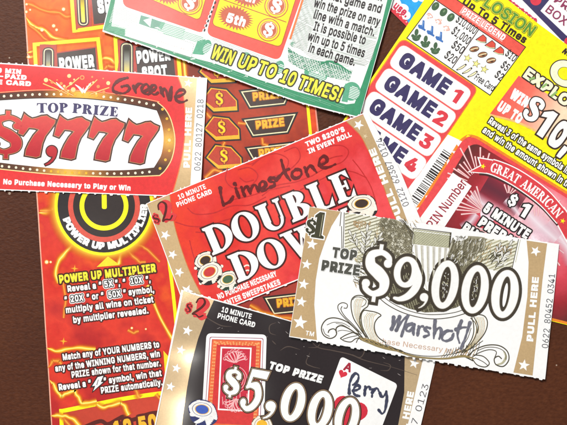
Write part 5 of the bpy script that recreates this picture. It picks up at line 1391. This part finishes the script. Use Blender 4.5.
    for q, w_ in [([(352, 322), (300, 262), (250, 226), (190, 210), (145, 222), (120, 262), (130, 305), (165, 325), (195, 315), (205, 293), (190, 272), (165, 278), (157, 294)], 1.04), ([(345, 325), (312, 297), (265, 266), (228, 254), (203, 268), (204, 295)], 1.17), ([(330, 290), (280, 240), (240, 200), (215, 165), (215, 138), (240, 125), (265, 135), (262, 155), (245, 155)], 0.78),
                  ([(345, 300), (290, 240), (252, 202), (230, 165), (236, 145)], 0.78), ([(225, 325), (260, 305), (300, 293), (335, 305), (340, 318), (310, 328), (285, 345), (250, 340), (225, 325)], 0.91), ([(240, 330), (280, 318), (320, 310)], 0.65), ([(330, 320), (345, 335), (380, 342)], 0.78), ([(315, 350), (325, 330), (345, 322)], 0.78),
                  ([(150, 250), (190, 235), (240, 240), (280, 262)], 0.52), ([(210, 285), (240, 280), (290, 290), (330, 312)], 0.52), ([(200, 240), (240, 250), (290, 280), (335, 315)], 0.45), ([(128, 270), (140, 300), (165, 314)], 0.65), ([(295, 110), (310, 95), (340, 95), (370, 112), (366, 135), (345, 150)], 0.65)]:
        s_.curve(S7(q), w_, OLIVE, 5)
    s_.curve(lf, 1.0, OLIVE, 5); s_.curve(rf, 1.0, OLIVE, 5)
    for k in range(1, 7):
        u_ = k / 7; s_.curve(S7([(372 - 2 * k, 322 - 3 * k), (325 + 3.6 * k, 245), (300 + 6 * k, 190 - 2 * k), (296 + 9 * k, 130 - 2 * k), (312 + 8 * k, 100 + k)]), .5, LOLIVE if k % 2 else TANINK, 4)
        s_.curve(S7([(392 + 8 * k, 332 + 2 * k), (358 + 9 * k, 270), (352 + 10 * k, 215 - k), (372 + 10 * k, 180 + k)]), .5, LOLIVE if k % 2 else TANINK, 4)
    s_.poly(catmull(S7([(330, 318), (360, 322), (400, 332), (450, 352), (500, 372), (570, 392), (568, 402), (500, 392), (440, 376), (390, 356), (350, 340)]), 4), ink('dark_gold_engraving', (150, 132, 86)), 6)
    for k in range(26):
        x = 336 + k * 9; y = 322 + k * 2.9; s_.curve(S7([(x, y + random.uniform(-6, 6)), (x + 14, y + random.uniform(2, 10)), (x + 30, y + 14)]), .6, OLIVE if k % 3 else TANINK, 7)
    bot = catmull([(396, 350.4), (420, 355.6), (444, 357), (466, 355), (474, 360)], 6)
    s_.curve([(386, 346, .8), (410, 354.6, 1.8), (430, 357.4, 1.6), (446, 357.6, 1.8), (462, 355.4, 2.2), (474, 358, .8)], 1, ink('dark_gold_engraving', (150, 132, 86)), 6)
    s_.curve([(384, 343), (408, 352.6), (432, 355.4), (452, 353), (470, 348), (482, 340)], .6, OLIVE, 7)
    fe = S8([(120, 410), (165, 350), (185, 300), (186, 250), (178, 205), (215, 194), (250, 205), (264, 240), (252, 290), (216, 340), (170, 382), (130, 408)])
    s_.poly(catmull(fe, 4), wash, 3); s_.curve(fe, 1.0, OLIVE, 5)
    for k in range(1, 8): s_.curve(S8([(120 + 3 * k, 408), (172 + 5 * k, 346), (192 + 7 * k, 292), (192 + 8 * k, 244), (182 + 8 * k, 208)]), .5, TANINK if k % 2 else LOLIVE, 4)
    s_.curve(S8([(168, 212), (196, 244), (204, 288), (184, 340), (142, 384), (90, 408)]), .8, OLIVE, 5); s_.curve(S8([(186, 206), (204, 238), (212, 268), (206, 300)]), .9, OLIVE, 5)
    s_.curve(S8([(60, 412), (110, 380), (150, 330), (172, 270)]), .6, OLIVE, 5)
    for q, w_ in [([(466, 356), (474, 349), (486, 344.6), (498, 345), (506, 350.6), (507.4, 359), (502, 365.4), (494.6, 363.6), (493, 358), (497, 355.4), (500.4, 358)], 1.04), ([(470, 357), (478, 352), (488, 349), (495, 351), (493, 358)], 0.78), ([(472, 354), (482, 355.6), (488, 362), (484, 366), (476, 364), (471, 358)], 0.91), ([(474, 357), (482, 361), (487, 365)], 0.65),
                  ([(476, 350), (486, 346.6), (497, 347.4), (504, 352), (504.6, 359)], 0.59), ([(460, 354), (468, 358), (472, 360)], 1.17)]:
        s_.curve(q, w_, OLIVE, 6)
    s_.curve([(494, 364, .5), (501, 362, 2), (504.6, 356, 2.2), (502, 350, .6)], 1, LOLIVE, 5)
    for k in range(14): x = 440 + k * 2.6; s_.curve([(x, 356.6 - k * .12), (x + 3, 353.4 - k * .3), (x + 5, 349 - k * .6)], .5, OLIVE if k % 3 else TANINK, 6)
    # prize
    g = t.part('prize_amount')
    ol = ink('prize_charcoal_ink', (66, 58, 46))
    rings = [zero((444, 284.2), 13.4, 24.4, 5.2, 18, 8.5), zero((474, 289), 13.4, 24.4, 5.2, 18, 8.5), zero((503.8, 293.6), 13.4, 24.2, 4.8, 17.6, 8.5)]
    d_ = dollar((376.2, 272.6), 58, 8.5, .95, fat=1.0)
    nine = Shape().ring(ell(405.4, 271.6, 12.6, 15.6, 8.5, 40), ell(405, 271.6, 5.4, 10.4, 8.5, 40)); nine.brush([(415.6, 268, 5), (417.4, 278, 7.5), (414, 288, 8), (407, 295.4, 7), (399, 298.4, 5), (393.6, 297.4, 3)])
    cm = comma((422.4, 300.4), 17, 10)
    for q in rings + [d_, nine, cm]:
        q.paint(g, ol, 8, 3.1)
    for q in rings: 
        I = q.items[0][2]; c0 = (sum(a[0] for a in I) / len(I), sum(a[1] for a in I) / len(I))
        g.poly(I, ol, 9)
        if q is not rings[2]:
            for k in range(34):
                a, rr = random.uniform(0, 6.28), math.sqrt(random.random()); x, y = c0[0] + 3 * rr * math.cos(a) - .15 * 13 * rr * math.sin(a), c0[1] + 13 * rr * math.sin(a)
                g.line((x, y), (x + random.uniform(-1, 1), y + random.uniform(-3, 3)), .5, WHITE if k % 2 else LOLIVE, 10)
        else:
            g.poly(ell(c0[0] + .2, c0[1] + 1, 2.0, 12, 8.5), WHITE, 10)
    g.poly(ell(405, 271.6, 5.4, 10.4, 8.5), ol, 9)
    for k in range(12): x, y = 405 + random.uniform(-2.6, 2.6), 271 + random.uniform(-7, 7); g.line((x, y), (x + .4, y + 2), .5, LOLIVE, 10)
    for q in rings + [d_, nine, cm]: q.paint(g, ink('prize_inner_grey', (168, 160, 146)), 11, .25); q.paint(g, WHITE, 12, -.25)
    h = t.part('heading_lettering')
    ho = ink('heading_grey_ink', (84, 84, 76)); hs = ink('heading_pale_edge', (190, 190, 178))
    h.text('TOP', (331, 257), (355.4, 260.6), 10.6, ho, 9, .05, out=(WHITE, .5)); h.text('PRIZE', (320.6, 270), (358.6, 275.6), 10.8, ho, 9, .05, out=(WHITE, .5))
    n = t.part('notice_lettering'); n.text('Purchase Necessary to Play', (364, 340), (470, 355.6), 5.2, ink('notice_tan_ink', (206, 168, 140)), 3, .005)
    hand(t, (380, 300), 5.452, 3.1, marker('slate_marker', (116, 116, 128)), [
        [(70, 90), (66, 120), (58, 154)], [(58, 154), (78, 118), (102, 88)], [(102, 88), (94, 124), (84, 160)], [(84, 160), (112, 116), (142, 84)], [(148, 82), (130, 134), (112, 192)],
        [(170, 126), (146, 134), (136, 156), (152, 166), (172, 150), (182, 128)], [(182, 130), (176, 160), (178, 186)], [(206, 140), (204, 162), (200, 188)], [(204, 160), (216, 142), (230, 140)],
        [(268, 150), (248, 146), (240, 158), (256, 170), (262, 186), (236, 196)], [(296, 110), (292, 156), (288, 206)], [(292, 178), (308, 154), (326, 152), (328, 178), (318, 208)],
        [(388, 166), (360, 166), (336, 186), (334, 210), (356, 220), (386, 206), (396, 180)], [(440, 112), (426, 148), (418, 190), (428, 230)], [(410, 158), (440, 148), (470, 146)], [(486, 122), (470, 172), (456, 214), (436, 260)]])
    t.done()
eagle_ticket()


# ------------------------------------------------------------------ table, light, camera
def table():
    m, nt, b = base_mat('brown_leather_grain', 0.5, 0.13); L = nt.links.new
    tc = nd(nt, 'ShaderNodeTexCoord')
    mp = nd(nt, 'ShaderNodeMapping'); mp.inputs['Scale'].default_value = (1, 1.7, 1); L(tc.outputs['Object'], mp.inputs['Vector'])
    n1 = nd(nt, 'ShaderNodeTexNoise'); n1.inputs['Scale'].default_value = 520; n1.inputs['Detail'].default_value = 5; n1.inputs['Roughness'].default_value = .6
    n2 = nd(nt, 'ShaderNodeTexNoise'); n2.inputs['Scale'].default_value = 16; n2.inputs['Detail'].default_value = 4
    vo = nd(nt, 'ShaderNodeTexVoronoi'); vo.inputs['Scale'].default_value = 900; vo.feature = 'SMOOTH_F1'
    L(mp.outputs[0], n1.inputs['Vector']); L(tc.outputs['Object'], n2.inputs['Vector']); L(mp.outputs[0], vo.inputs['Vector'])
    cr = nd(nt, 'ShaderNodeValToRGB'); el = cr.color_ramp.elements
    el[0].position = .25; el[0].color = rgb((70, 36, 20)); el[1].position = .8; el[1].color = rgb((98, 56, 33))
    L(n1.outputs['Fac'], cr.inputs['Fac'])
    cr2 = nd(nt, 'ShaderNodeValToRGB'); el = cr2.color_ramp.elements
    el[0].position = .3; el[0].color = (.70, .60, .66, 1); el[1].position = .7; el[1].color = (1.22, 1.16, 1.04, 1)
    L(n2.outputs['Fac'], cr2.inputs['Fac'])
    mx = nd(nt, 'ShaderNodeMix', data_type='RGBA', blend_type='MULTIPLY'); mx.inputs[0].default_value = 1
    L(cr.outputs[0], mx.inputs[6]); L(cr2.outputs[0], mx.inputs[7])
    # pale dust specks, sparse
    vd = nd(nt, 'ShaderNodeTexVoronoi'); vd.inputs['Scale'].default_value = 210; L(tc.outputs['Object'], vd.inputs['Vector'])
    sx = nd(nt, 'ShaderNodeSeparateColor'); L(vd.outputs['Color'], sx.inputs[0])
    ra = nd(nt, 'ShaderNodeMapRange'); ra.inputs['From Min'].default_value = .80; ra.inputs['From Max'].default_value = 1.0
    ra.inputs['To Min'].default_value = 0.0; ra.inputs['To Max'].default_value = .13; L(sx.outputs[0], ra.inputs['Value'])
    lt = nd(nt, 'ShaderNodeMath', operation='LESS_THAN'); L(vd.outputs['Distance'], lt.inputs[0]); L(ra.outputs[0], lt.inputs[1])
    m3 = nd(nt, 'ShaderNodeMix', data_type='RGBA'); m3.inputs[7].default_value = rgb((206, 186, 164))
    fa = nd(nt, 'ShaderNodeMath', operation='MULTIPLY'); fa.inputs[1].default_value = .6; L(lt.outputs[0], fa.inputs[0]); L(fa.outputs[0], m3.inputs[0])
    L(mx.outputs[2], m3.inputs[6]); L(m3.outputs[2], b.inputs['Base Color'])
    ad = nd(nt, 'ShaderNodeMath', operation='ADD'); L(n1.outputs['Fac'], ad.inputs[0]); L(vo.outputs['Distance'], ad.inputs[1])
    bp = nd(nt, 'ShaderNodeBump'); bp.inputs['Strength'].default_value = .5; bp.inputs['Distance'].default_value = .00016
    L(ad.outputs[0], bp.inputs['Height']); L(bp.outputs[0], b.inputs['Normal'])
    bm = bmesh.new(); bmesh.ops.create_cube(bm, size=1)
    for v in bm.verts: v.co = Vector((v.co.x * .9, v.co.y * .7, v.co.z * .02 - .01))
    bmesh.ops.bevel(bm, geom=bm.edges[:], offset=.004, segments=3, affect='EDGES')
    me = bpy.data.meshes.new('tabletop'); bm.to_mesh(me); bm.free(); me.materials.append(m)
    o = bpy.data.objects.new('tabletop', me); COL.objects.link(o); o['kind'] = 'structure'
    o['label'] = 'dark brown grained leather surface under the tickets'
table()

def area_light(name, loc, target, size, watts, col=(1, 1, 1)):
    l = bpy.data.lights.new(name, 'AREA'); l.energy = watts; l.size = size; l.shape = 'DISK'; l.color = col
    o = bpy.data.objects.new(name, l); COL.objects.link(o); o.location = loc
    o.rotation_euler = (Vector(target) - Vector(loc)).to_track_quat('-Z', 'Y').to_euler()
area_light('ceiling_lamp', (-.35, .55, 1.15), (0, 0, 0), .30, 20.8, (1, .98, .96))
area_light('glare_lamp', (-.1385, -.2385, .85), (-.046, -.079, 0), .022, 0.30, (1, .96, .9))  # added lamp, placed to make the glare on the black ticket's gold strip

w = bpy.data.worlds.new('World'); sc.world = w; w.use_nodes = True
w.node_tree.nodes['Background'].inputs[0].default_value = (.95, .97, 1, 1)
w.node_tree.nodes['Background'].inputs[1].default_value = .38

cam = bpy.data.cameras.new('camera'); co = bpy.data.objects.new('camera', cam); COL.objects.link(co)
D = .42
co.location = (0, 0, D); cam.sensor_width = 36; cam.lens = 36 * D / (567 * S); cam.clip_start = .01; cam.clip_end = 10
sc.camera = co
sc.view_settings.view_transform = 'Standard'; sc.view_settings.look = 'None'
sc.view_settings.exposure = 0; sc.view_settings.gamma = 1
